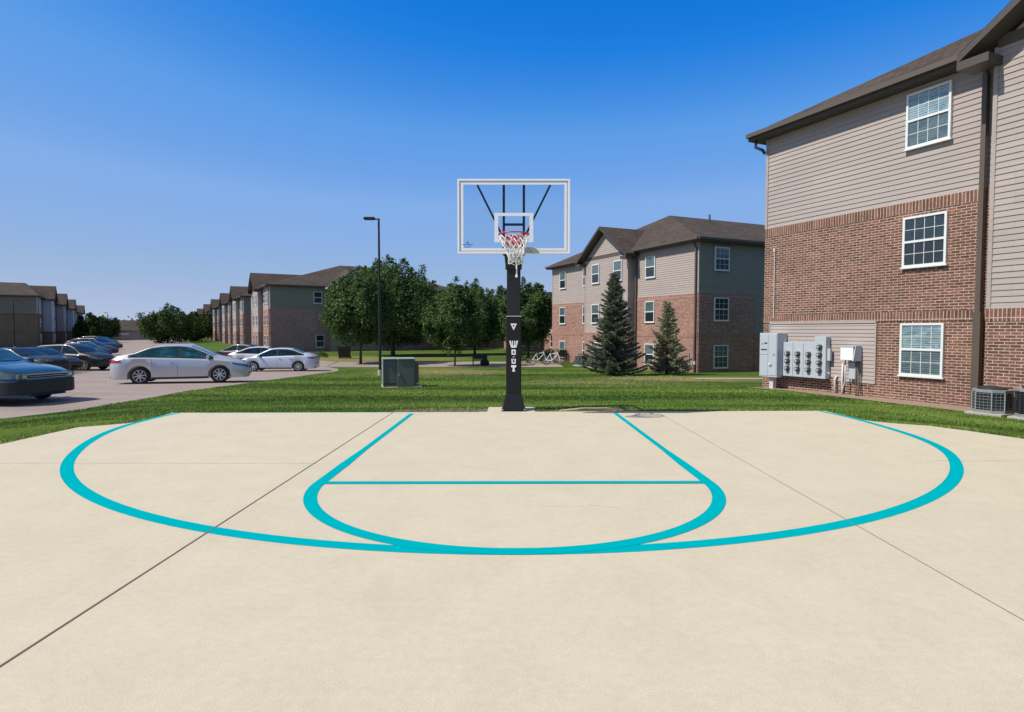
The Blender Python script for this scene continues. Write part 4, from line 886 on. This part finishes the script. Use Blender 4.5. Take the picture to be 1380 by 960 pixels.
    Rw = q['R']; tw = .205
    for xw in q['wx']:
        for s_ in (-1, 1):
            yo = s_ * (q['W'] / 2 * .955 - tw / 2); w_ = empty('wheel', (xw, yo, Rw), 0); w_.parent = root
            MB().lathe([(Rw * .66, -tw/2 + .01), (Rw * .93, -tw/2), (Rw * .985, -tw/2 + .03), (Rw, -tw/2 + .06), (Rw, tw/2 - .06), (Rw * .985, tw/2 - .03), (Rw * .93, tw/2), (Rw * .66, tw/2 - .01)], axis='Y', n=28).build('tyre', M['rubber'], w_, smooth=True)
            MB().lathe([(0, 0), (Rw * .66, 0)], (0, s_ * (tw/2 - .05), 0), axis='Y', n=20).build('shade_disc', M['rim_dark'], w_)  # near-black disc stands in for the shade behind the spokes
            rm = MB(); rm.lathe([(Rw * .60, tw/2 - .055), (Rw * .63, tw/2 - .004), (Rw * .68, tw/2 - .002), (Rw * .68, tw/2 - .05)], axis='Y', n=28) if s_ > 0 else rm.lathe([(Rw * .60, -tw/2 + .055), (Rw * .63, -tw/2 + .004), (Rw * .68, -tw/2 + .002), (Rw * .68, -tw/2 + .05)], axis='Y', n=28)
            ns = 8 if st == 'sedan' else 5; fy = s_ * (tw/2 - .018)
            for k in range(ns):
                a = 2 * math.pi * k / ns + .2; Mx = Matrix.Rotation(-a, 3, 'Y'); cc_ = Mx @ Vector((Rw * .36, 0, 0)); rm.box((cc_.x, fy, cc_.z), (Rw * .54, .022, Rw * (.13 if ns == 8 else .2)), M=Mx)
            rm.lathe([(0, s_ * (tw/2 - .004)), (Rw * .16, s_ * (tw/2 - .006)), (Rw * .19, s_ * (tw/2 - .03))], axis='Y', n=14); rm.build('rim', M['rim'], w_, smooth=35)
    return root
def lot_z(y): return g0(y) + .006
build_car('parked_car', 'sedan', P['silver'], (-12.62, 23.15, lot_z(22.8)), R(19), 'silver four door sedan parked broadside in front of the other silver cars', 'cars parked on the lot', 'tealglass')
build_car('parked_car', 'old', P['blue'], (-14.05, 15.45, lot_z(15.5)), R(-11), 'dark blue sedan with black bumper cut off by the left edge', 'cars parked on the lot', 'tealglass', dark_bumper=True)
build_car('parked_car', 'sedan', P['silver2'], (-14.5, 37.4, lot_z(37.4)), R(186), 'pale blue-silver sedan facing left at the corner of the lot', 'cars parked on the lot')
build_car('parked_car', 'sedan', P['white'], (-16.9, 41.2, lot_z(41.2)), R(8), 'white car with a red tail lamp mostly hidden behind the pale silver sedan', 'cars parked on the lot', full=False)
blk = build_car('parked_car', 'old', P['black'], (-26.4, 32.0, lot_z(32)), R(-6), 'black sedan nearest of the dark cars at the left, left of the silver sedan', 'dark cars parked on the left side of the lot', full=False)
chc = build_car('parked_car', 'sedan', P['charcoal'], (-27.9, 35.2, lot_z(35.2)), R(-4), 'charcoal car squeezed between two black cars at the left', 'dark cars parked on the left side of the lot', full=False)
suv = build_car('parked_car', 'suv', P['black'], (-28.2, 38.6, lot_z(38.6)), R(-2), 'black hatchback with bright wheel just left of the silver sedan', 'dark cars parked on the left side of the lot', full=False)
nav = build_car('parked_car', 'sedan', P['navy'], (-36.3, 50, lot_z(50)), R(0), 'navy sedan just beyond the black hatchback', 'dark cars parked on the left side of the lot', full=False)
def car_copy(src, loc, rz, label):
    c = copy_tree(src); c.location = loc; c.rotation_euler = (0, 0, rz); c['label'] = label; return c
car_copy(chc, (-21.6, 48.0, lot_z(48)), R(172), 'dark grey car glimpsed behind the nose of the silver sedan').__setitem__('group', 'cars parked on the lot')
for i, (src, px, dd_, lb_) in enumerate(((chc, 128, 44, 'charcoal car right behind the black hatchback'), (nav, 142, 55, 'second navy sedan of the receding left row'), (nav, 152, 62, 'third navy sedan of the receding left row'), (suv, 154, 70, 'black wagon halfway down the receding left row'),
      (chc, 160, 80, 'small far charcoal car above the rear of the silver sedan'), (suv, 150, 92, 'far black wagon in front of the distant trees'), (nav, 156, 100, 'far navy sedan in front of the brown house'), (chc, 136, 84, 'far charcoal car in front of the left distant tree'))):
    Xf = (px - 690) / 810 * dd_; car_copy(src, (Xf - 2.2, dd_, lot_z(dd_)), R(-4 + 3 * (i % 3)), lb_)
m = MB(); m.bb(-28.5, -26.9, 43.2, 46.5, -1.15, -.97); m.bb(-31, -28, 44.5, 47, -1.15, -.97); tag(m.build('kerbed_island', simple('mulch_tan', (.36, .25, .13), .95, var=.3), bevel=.05), 'tan kerbed island between the dark cars and the silver sedan', 'island', kind='structure')

# ------------------------------------------------------------------ vegetation
def leaf_mat(name, c, var=.35, trans=.25):
    t = NT(name); gi = t.new('ShaderNodeNewGeometry').outputs['Random Per Island']
    k = t.ramp(gi, [(0, tuple(x * (1 - var) for x in c)), (.6, c), (1, (c[0] * (1 + var * 1.4), c[1] * (1 + var), c[2] * (1 + var * .6)))])
    t.col(k); t.set(Roughness=.75, Specular_IOR_Level=.15)
    tl = t.new('ShaderNodeBsdfTranslucent'); t.l(k, tl.inputs[0]); mx = t.new('ShaderNodeMixShader'); mx.inputs[0].default_value = trans
    t.l(t.b.outputs[0], mx.inputs[1]); t.l(tl.outputs[0], mx.inputs[2]); t.l(mx.outputs[0], t.out.inputs[0]); return t.m
M['leaf'] = leaf_mat('dark_pear_leaf', (.082, .142, .044), trans=.25); M['leaf2'] = leaf_mat('mid_green_leaf', (.05, .092, .024)); M['needle'] = leaf_mat('blue_green_needle', (.20, .235, .175), .5, .2)
M['needle2'] = leaf_mat('pale_grey_green_needle', (.36, .37, .26), .5, .2); M['needle_tip'] = M['needle']
M['bark'] = simple('grey_brown_bark', (.07, .052, .04), .95, var=.3, scale=9, bump=.6)
M['hedge'] = leaf_mat('hedge_leaf', (.025, .045, .025))
def np_mesh(name, V, F4, mat, parent=None, tri=False):
    k = 3 if tri else 4
    me = D.meshes.new(name); n = len(V); nf = len(F4); me.vertices.add(n); me.vertices.foreach_set('co', V.astype(np.float32).ravel())
    me.loops.add(nf * k); me.loops.foreach_set('vertex_index', F4.astype(np.int32).ravel()); me.polygons.add(nf)
    me.polygons.foreach_set('loop_start', np.arange(0, nf * k, k, dtype=np.int32)); me.update(calc_edges=True); me.validate(); me.materials.append(mat)
    o = D.objects.new(name, me); col.objects.link(o)
    if parent is not None: o.parent = parent
    return o
def leaf_cloud(name, cent, size, mat, parent, outward=None, asp=.6):
    n = len(cent); d = rng.normal(size=(n, 3)); 
    if outward is not None: d = d * .8 + outward
    d /= np.linalg.norm(d, axis=1)[:, None]; r = rng.normal(size=(n, 3)); a = np.cross(d, r); a /= np.linalg.norm(a, axis=1)[:, None]; b = np.cross(d, a)
    s = (size * rng.uniform(.6, 1.3, n))[:, None]; V = np.stack([cent - a * s * .5, cent - b * s * asp * .5 + d * s * .08, cent + a * s * .5, cent + b * s * asp * .5 + d * s * .08], 1).reshape(-1, 3)
    return np_mesh(name, V, np.arange(4 * n).reshape(-1, 4), mat, parent)
def tree(loc, h, cw, base, label, group, nclump=130, per=150, leaf=.13, mat='leaf', trunk_r=.12, shape=1.0, name='tree', cd=None):
    c = empty(name, loc, random.uniform(0, 6), label, 'tree', group); rx = cw / 2; rz = (h - base) / 2; zc_ = base + rz
    tr = MB(); tr.tube([(0, 0, -.15), (.02, 0, base * .5), (.03, .02, base), (0, .05, zc_), (.05, 0, h * .85)], [trunk_r * 1.3, trunk_r, trunk_r * .9, trunk_r * .5, trunk_r * .15], 8)
    cl = []
    while len(cl) < nclump:
        p_ = rng.uniform(-1, 1, 3); r_ = np.linalg.norm(p_)
        if r_ > 1 or r_ < .35: continue
        zf_ = (p_[2] + 1) / 2; wid = (math.sin(math.pi * min(1, zf_ * .88 + .10)) ** .6) * shape
        if np.hypot(p_[0], p_[1]) > wid: continue
        q_ = np.array([p_[0] * rx, p_[1] * rx, zc_ + p_[2] * rz]); cl.append(q_)
    cl = np.array(cl)
    for k in range(12):
        e = cl[rng.integers(len(cl))]; z_s = base * .85 + (zc_ - base) * rng.uniform(0, .9); mid = (e[0] * .45, e[1] * .45, (z_s + e[2]) / 2 + .1)
        tr.tube([(0, 0, z_s), mid, tuple(e)], [trunk_r * .4, trunk_r * .25, trunk_r * .08], 5)
    tr.build('trunk', M['bark'], c, smooth=True)
    n = nclump * per; idx = rng.integers(0, nclump, n); sig = rx * .14
    dv = rng.normal(size=(n, 3)); dv /= np.linalg.norm(dv, axis=1)[:, None]; rc = rng.uniform(.16, .30, nclump) * rx
    P_ = cl[idx] + dv * (rng.uniform(0, 1, n) ** .45 * rc[idx])[:, None] * np.array([1, 1, 1.1])
    # upright leading shoots give the spiky outline
    ns = nclump; tips = cl[rng.integers(0, nclump, ns)] + np.array([0, 0, .18 * rx]); sh = []
    for tp in tips:
        L_ = rng.uniform(.08, .17) * rz * 2; dx_ = tp[:2] / (rx + 1e-6) * .35 * L_
        tt = rng.uniform(0, 1, 70)[:, None]; sh.append(tp + np.concatenate([dx_[None] * tt, L_ * tt], 1) + np.clip(rng.normal(size=(70, 3)), -1.6, 1.6) * .075 * (1.25 - tt) * rx)
    P_ = np.concatenate([P_] + sh); out = P_ - np.array([0, 0, zc_]); out /= (np.linalg.norm(out, axis=1)[:, None] + 1e-6); out[:, 2] += .5
    leaf_cloud('crown', P_, np.full(len(P_), leaf), M[mat], c, out)
    return c
GT = 'broadleaf trees behind the lawn'
tree((-11.6, 46.0, g0(46)), 6.6, 5.6, 1.7, 'dark leafy tree with slim trunk, leftmost in front of the olive building', GT, 150, 190, .2, trunk_r=.09)
tree((-11.9, 60.0, g0(60)), 8.25, 8.9, 1.5, 'widest dark leafy tree behind the street lamp and green cabinet', GT, 230, 210, .24, trunk_r=.2)
tree((-4.1, 43.0, g0(43)), 5.5, 4.2, 1.1, 'small dark leafy tree with thin trunk in the middle of the lawn edge', GT, 110, 170, .17, trunk_r=.06)
tree((-3.9, 63.0, g0(63)), 6.8, 6.8, 1.2, 'dark leafy tree behind the small lawn-edge tree', GT, 150, 160, .24)
tree((1.5, 56.0, g0(56)), 6.4, 5.2, 1.6, 'dark leafy tree directly behind the hoop pole', GT, 170, 170, .22)
tree((-9.0, 78.0, g0(78)), 6.6, 6.0, 1.5, 'farther tree in the gap between widest and small tree', GT, 120, 130, .26)
tree((-.6, 74.0, g0(74)), 7.2, 5.5, 1.6, 'farther tree behind and left of the hoop pole', GT, 120, 130, .26)
tree((5.6, 76.0, g0(76)), 5.8, 5.5, 1.0, 'farther tree between hoop pole and middle building', GT, 120, 130, .26)
for k, (px, dd_, h_, w_, lb_) in enumerate(((124, 120, 4.9, 6.5, 'far tree at the end of the shaded left row'), (140, 150, 5.4, 7, 'far tree above the receding dark cars'), (213, 140, 6.0, 7, 'far tree right of the brown house'), (226, 120, 6.2, 11, 'largest far tree above the roof of the silver sedan'),
        (250, 135, 5.2, 9, 'far tree above the windscreen of the silver sedan'), (266, 150, 6.4, 9, 'far tree touching the end of the lit row'))):
    tree(((px - 690) / 810 * dd_, dd_, -1.10), h_, w_, .4, lb_, 'far trees beyond the parking lot', 90, 90, .4, 'leaf2', .2)
def spruce(loc, h, w, label, mat, dens=1.0, seed=1, gap=0):
    c = empty('spruce_tree', loc, 0, label, 'tree', 'spruces by the middle building'); r2 = np.random.default_rng(seed)
    tr = MB(); tr.tube([(0, 0, -.15), (0, 0, h * .5), (.02, 0, h * .98)], [.10, .06, .012], 8); br = MB(); V = []
    nb = int(170 * dens); Cs = []; Ds = []
    for i in range(nb):
        k = i / nb; z_ = .12 + (h - .15) * (k ** .95); ln_ = (w / 2) * (1 - z_ / h) ** .82 * r2.uniform(.5, 1.22) + .06; a = i * 2.39996 + r2.normal() * .25
        dirx = np.array([math.cos(a), math.sin(a)]); m_ = max(12, int(ln_ * 190 * dens))
        t_ = r2.uniform(.12, 1, m_); zz_ = z_ + (-.10 * t_ + .28 * t_ ** 2.2) * ln_ + r2.normal(size=m_) * .02; lat = r2.normal(size=m_) * (.075 * (1.15 - t_) + .02) * (1 + ln_ * .5)
        px_ = dirx[0] * t_ * ln_ - dirx[1] * lat; py_ = dirx[1] * t_ * ln_ + dirx[0] * lat; zz_ -= np.abs(lat) * .25 
        Cs.append(np.stack([px_, py_, zz_], 1)); sg_ = np.sign(lat)[:, None]
        dd2 = np.stack([dirx[0] - dirx[1] * sg_[:, 0] * .6 + r2.normal(size=m_) * .25, dirx[1] + dirx[0] * sg_[:, 0] * .6 + r2.normal(size=m_) * .25, .25 + r2.normal(size=m_) * .3], 1); Ds.append(dd2)
        if i % 2 == 0: br.tube([(0, 0, z_ - .03), (dirx[0] * ln_ * .5, dirx[1] * ln_ * .5, z_ - .03 * ln_), (dirx[0] * ln_ * .95, dirx[1] * ln_ * .95, z_ + .14 * ln_)], [.016, .01, .004], 4)
    tr.v += []; tr.add(br.v, br.f); tr.build('trunk', M['bark'], c, smooth=True)
    Cn = np.concatenate(Cs); Dn = np.concatenate(Ds); Dn /= np.linalg.norm(Dn, axis=1)[:, None]
    n = len(Cn); r_ = r2.normal(size=(n, 3)); sd2 = np.cross(Dn, r_); sd2 /= np.linalg.norm(sd2, axis=1)[:, None]; ln2 = (r2.uniform(.07, .16, n))[:, None]; wd = (r2.uniform(.016, .034, n))[:, None]
    Vv = np.stack([Cn - sd2 * wd, Cn + sd2 * wd, Cn + Dn * ln2], 1).reshape(-1, 3)
    np_mesh('crown', Vv, np.arange(3 * n).reshape(-1, 3), M[mat], c, tri=True); return c
spruce((5.08, 30.0, g(5.08, 30)), 5.15, 2.95, 'taller dark blue-green spruce in front of the gabled building', 'needle', 1.35, 5)
spruce((8.05, 31.2, g(8.05, 31.2)), 3.85, 2.3, 'shorter paler grey-green spruce with ragged open branches', 'needle2', .85, 9)
def bush(loc, rx, ry, rz_, label, n=2600, mat='hedge', leaf=.09, name='bush', cat='bush', group=None):
    c = empty(name, loc, 0, label, cat, group); p_ = rng.normal(size=(n, 3)); p_ /= np.linalg.norm(p_, axis=1)[:, None]; rad = rng.uniform(.75, 1.05, n)[:, None]
    q_ = np.sign(p_) * np.abs(p_) ** .6 * rad * np.array([rx, ry, rz_]) ; q_[:, 2] = np.abs(q_[:, 2]); leaf_cloud('foliage', q_, np.full(n, leaf), M[mat], c, p_)
    st_ = MB()
    for k in range(6): a = k * 1.05; st_.tube([(0, 0, -.1), (math.cos(a) * rx * .3, math.sin(a) * ry * .3, rz_ * .4), (math.cos(a) * rx * .8, math.sin(a) * ry * .8, rz_ * .8)], [.03, .02, .008], 5)
    st_.build('stem', M['bark'], c)
bush((1.3, 47.0, -1.10), 1.5, .5, 1.15, 'left dark clipped bush behind the bicycles', group='clipped hedge behind the bicycles'); bush((3.4, 46.6, -1.10), 1.1, .5, 1.15, 'right dark clipped bush behind the bicycles', group='clipped hedge behind the bicycles')
bush((8.9, 33.4, -.9), .9, .5, .8, 'low shrub behind the shorter spruce', 1800)
bush((-18.5, 57, -1.10), 1.0, .6, .5, 'low yellow-green shrub by the rear of the pale silver sedan', 1200, 'leaf2')
# far wood on the skyline, uncountable
pts = []; 
for k in range(260):
    a = rng.uniform(-58, 58); rr_ = rng.uniform(300, 380); x_ = math.sin(R(a)) * rr_; y_ = math.cos(R(a)) * rr_; hh_ = rng.uniform(4, 8)
    q_ = rng.normal(size=(90, 3)) * np.array([4.5, 4.5, hh_ * .22]) + np.array([x_, y_, hh_ * .5 - .9]); pts.append(q_)
o = leaf_cloud('far_wood', np.concatenate(pts), np.full(260 * 90, 1.7), M['leaf2'], None); tag(o, 'distant line of trees along the horizon', 'wood', kind='stuff')

# grass blades near the court ---------------------------------------------------
def grass():
    N = 1900000; x = rng.uniform(-10.2, 12.5, N); y = rng.uniform(5.0, 38, N)
    xl = np.interp(y, [p[1] for p in LEFT[::-1]], [p[0] for p in LEFT[::-1]]); xr = np.interp(y, [p[1] for p in RIGHT[::-1]], [p[0] for p in RIGHT[::-1]])
    lotx = np.interp(y, [q[0] for q in lx], [q[1] for q in lx]) + .03
    wallx = 8.23 + (19.6 - y) * .4404 - 1.15 + .045 * np.maximum(0, y - 8) + .12 * np.sin(y * 5) + rng.normal(size=N) * .05; wallx = np.where(y > 19.6, 8.0, wallx)
    wig = .035 * np.sin(x * 9) + .02 * np.sin(x * 23); back = 10.72 + (x + 6.08) * .022 + .02
    ok = (x > lotx) & (x < wallx) & ((x < xl - .01) | (x > xr + .01) | (y > back + wig * .5)) & ~((np.abs(x + .015) < .46) & (y < 11.57)) & (np.abs(x / y) < .9)
    ok &= (y > 5.5); dens = np.clip((10.5 / np.maximum(y, 8)) ** 1.6, 0, 1) ; ok &= rng.uniform(0, 1, N) < dens
    soil_ = (((x + 1.2) / 1.0) ** 2 + ((y - 11.05) / .5) ** 2 < 1 + .25 * np.sin(x * 11)) | (((x - 1.4) / .9) ** 2 + ((y - 11.2) / .42) ** 2 < 1 + .25 * np.sin(x * 9)); ok &= ~(soil_ & (rng.uniform(0, 1, N) < .93))
    x, y = x[ok], y[ok]; n = len(x)
    d = np.hypot(np.maximum(0, np.maximum(xl[ok] - x, x - xr[ok])), np.maximum(0, y - 10.85)); k = np.minimum(1, d / np.where(y < 10, 2.3, 5.0)); k = k * k * (3 - 2 * k)
    gz = np.where(y <= 18, -.35, -.35 - .75 * (y - 18) / 20); z = -.012 + (gz + .012) * k
    patch = .5 + .5 * np.sin(x * 1.3 + 2 * np.sin(y * .7)) * np.sin(y * 1.9 + x * .4)
    h = rng.uniform(.022, .050, n) * (.75 + .45 * patch) * np.where(np.abs(y - 10.9) < .3, 1.0, 1); w = .004 + .0009 * y
    a = rng.uniform(0, 6.283, n); lean = rng.normal(size=(n, 2)) * .022
    V = np.empty((n, 3, 3)); V[:, 0] = np.stack([x - np.cos(a) * w, y - np.sin(a) * w, z - .01], 1); V[:, 1] = np.stack([x + np.cos(a) * w, y + np.sin(a) * w, z - .01], 1); V[:, 2] = np.stack([x + lean[:, 0], y + lean[:, 1], z + h], 1)
    return V.reshape(-1, 3), n
t = NT('grass_blade'); p = t.geo(); gi = t.new('ShaderNodeNewGeometry').outputs['Random Per Island']
n1 = t.noise(t.mapping(p, (.10, .55, 1), (4.3, 2.65, 0)), 1.0, 4, .6); n2 = t.noise(p, 2.2, 5, .7)
c = t.ramp(n1, [(.39, (.065, .15, .018)), (.48, (.135, .255, .035)), (.57, (.27, .38, .07))])
c = t.mix(t.ramp(n2, [(.35, 0), (.75, .6)]), c, (.22, .28, .06)); sp = t.new('ShaderNodeSeparateXYZ'); t.l(p, sp.inputs[0])
dry = t.math('MAXIMUM', blob(-3.8, 35, 5.5, 6.5), blob(7.2, 26, 4.5, 3.2)); dry = t.math('MAXIMUM', dry, t.math('MULTIPLY', blob(3.5, 23, 4.5, 3.5), .4))
dry = t.math('MULTIPLY', dry, t.ramp(n2, [(.3, .5), (.6, 1.5)]), clamp=True); c = t.mix(dry, c, (.50, .44, .19))
c = t.mix(1, c, t.ramp(gi, [(0, .72), (1, 1.28)]), 'MULTIPLY'); c = t.mix(t.ramp(gi, [(.955, 0), (.965, 1)]), c, (.30, .26, .12))
t.col(c); t.set(Roughness=.55, Specular_IOR_Level=.25); tl = t.new('ShaderNodeBsdfTranslucent'); t.l(c, tl.inputs[0]); mx = t.new('ShaderNodeMixShader'); mx.inputs[0].default_value = .3
t.l(t.b.outputs[0], mx.inputs[1]); t.l(tl.outputs[0], mx.inputs[2]); t.l(mx.outputs[0], t.out.inputs[0]); M['blade'] = t.m
V, n = grass(); o = np_mesh('grass', V, np.arange(3 * n).reshape(-1, 3), M['blade'], tri=True); tag(o, 'short green grass growing round the court', 'grass', kind='stuff')
# fallen bleached sticks on the bare soil right of the pole
c = empty('dead_branch', (1.42, 11.20, -.05), R(8), 'bleached dead branch lying on the bare soil right of the pole', 'branch')
MB().tube([(-.55, -.08, .03), (-.1, .02, .05), (.4, .1, .04), (.62, .08, .02)], [.03, .035, .028, .012], 7).build('stem', simple('bleached_wood', (.33, .28, .2), .9, var=.2), c, smooth=True)
MB().tube([(-.1, .02, .05), (.2, -.1, .04), (.5, -.12, .02)], [.022, .018, .008], 6).build('twig', M['bark'], c, smooth=True)
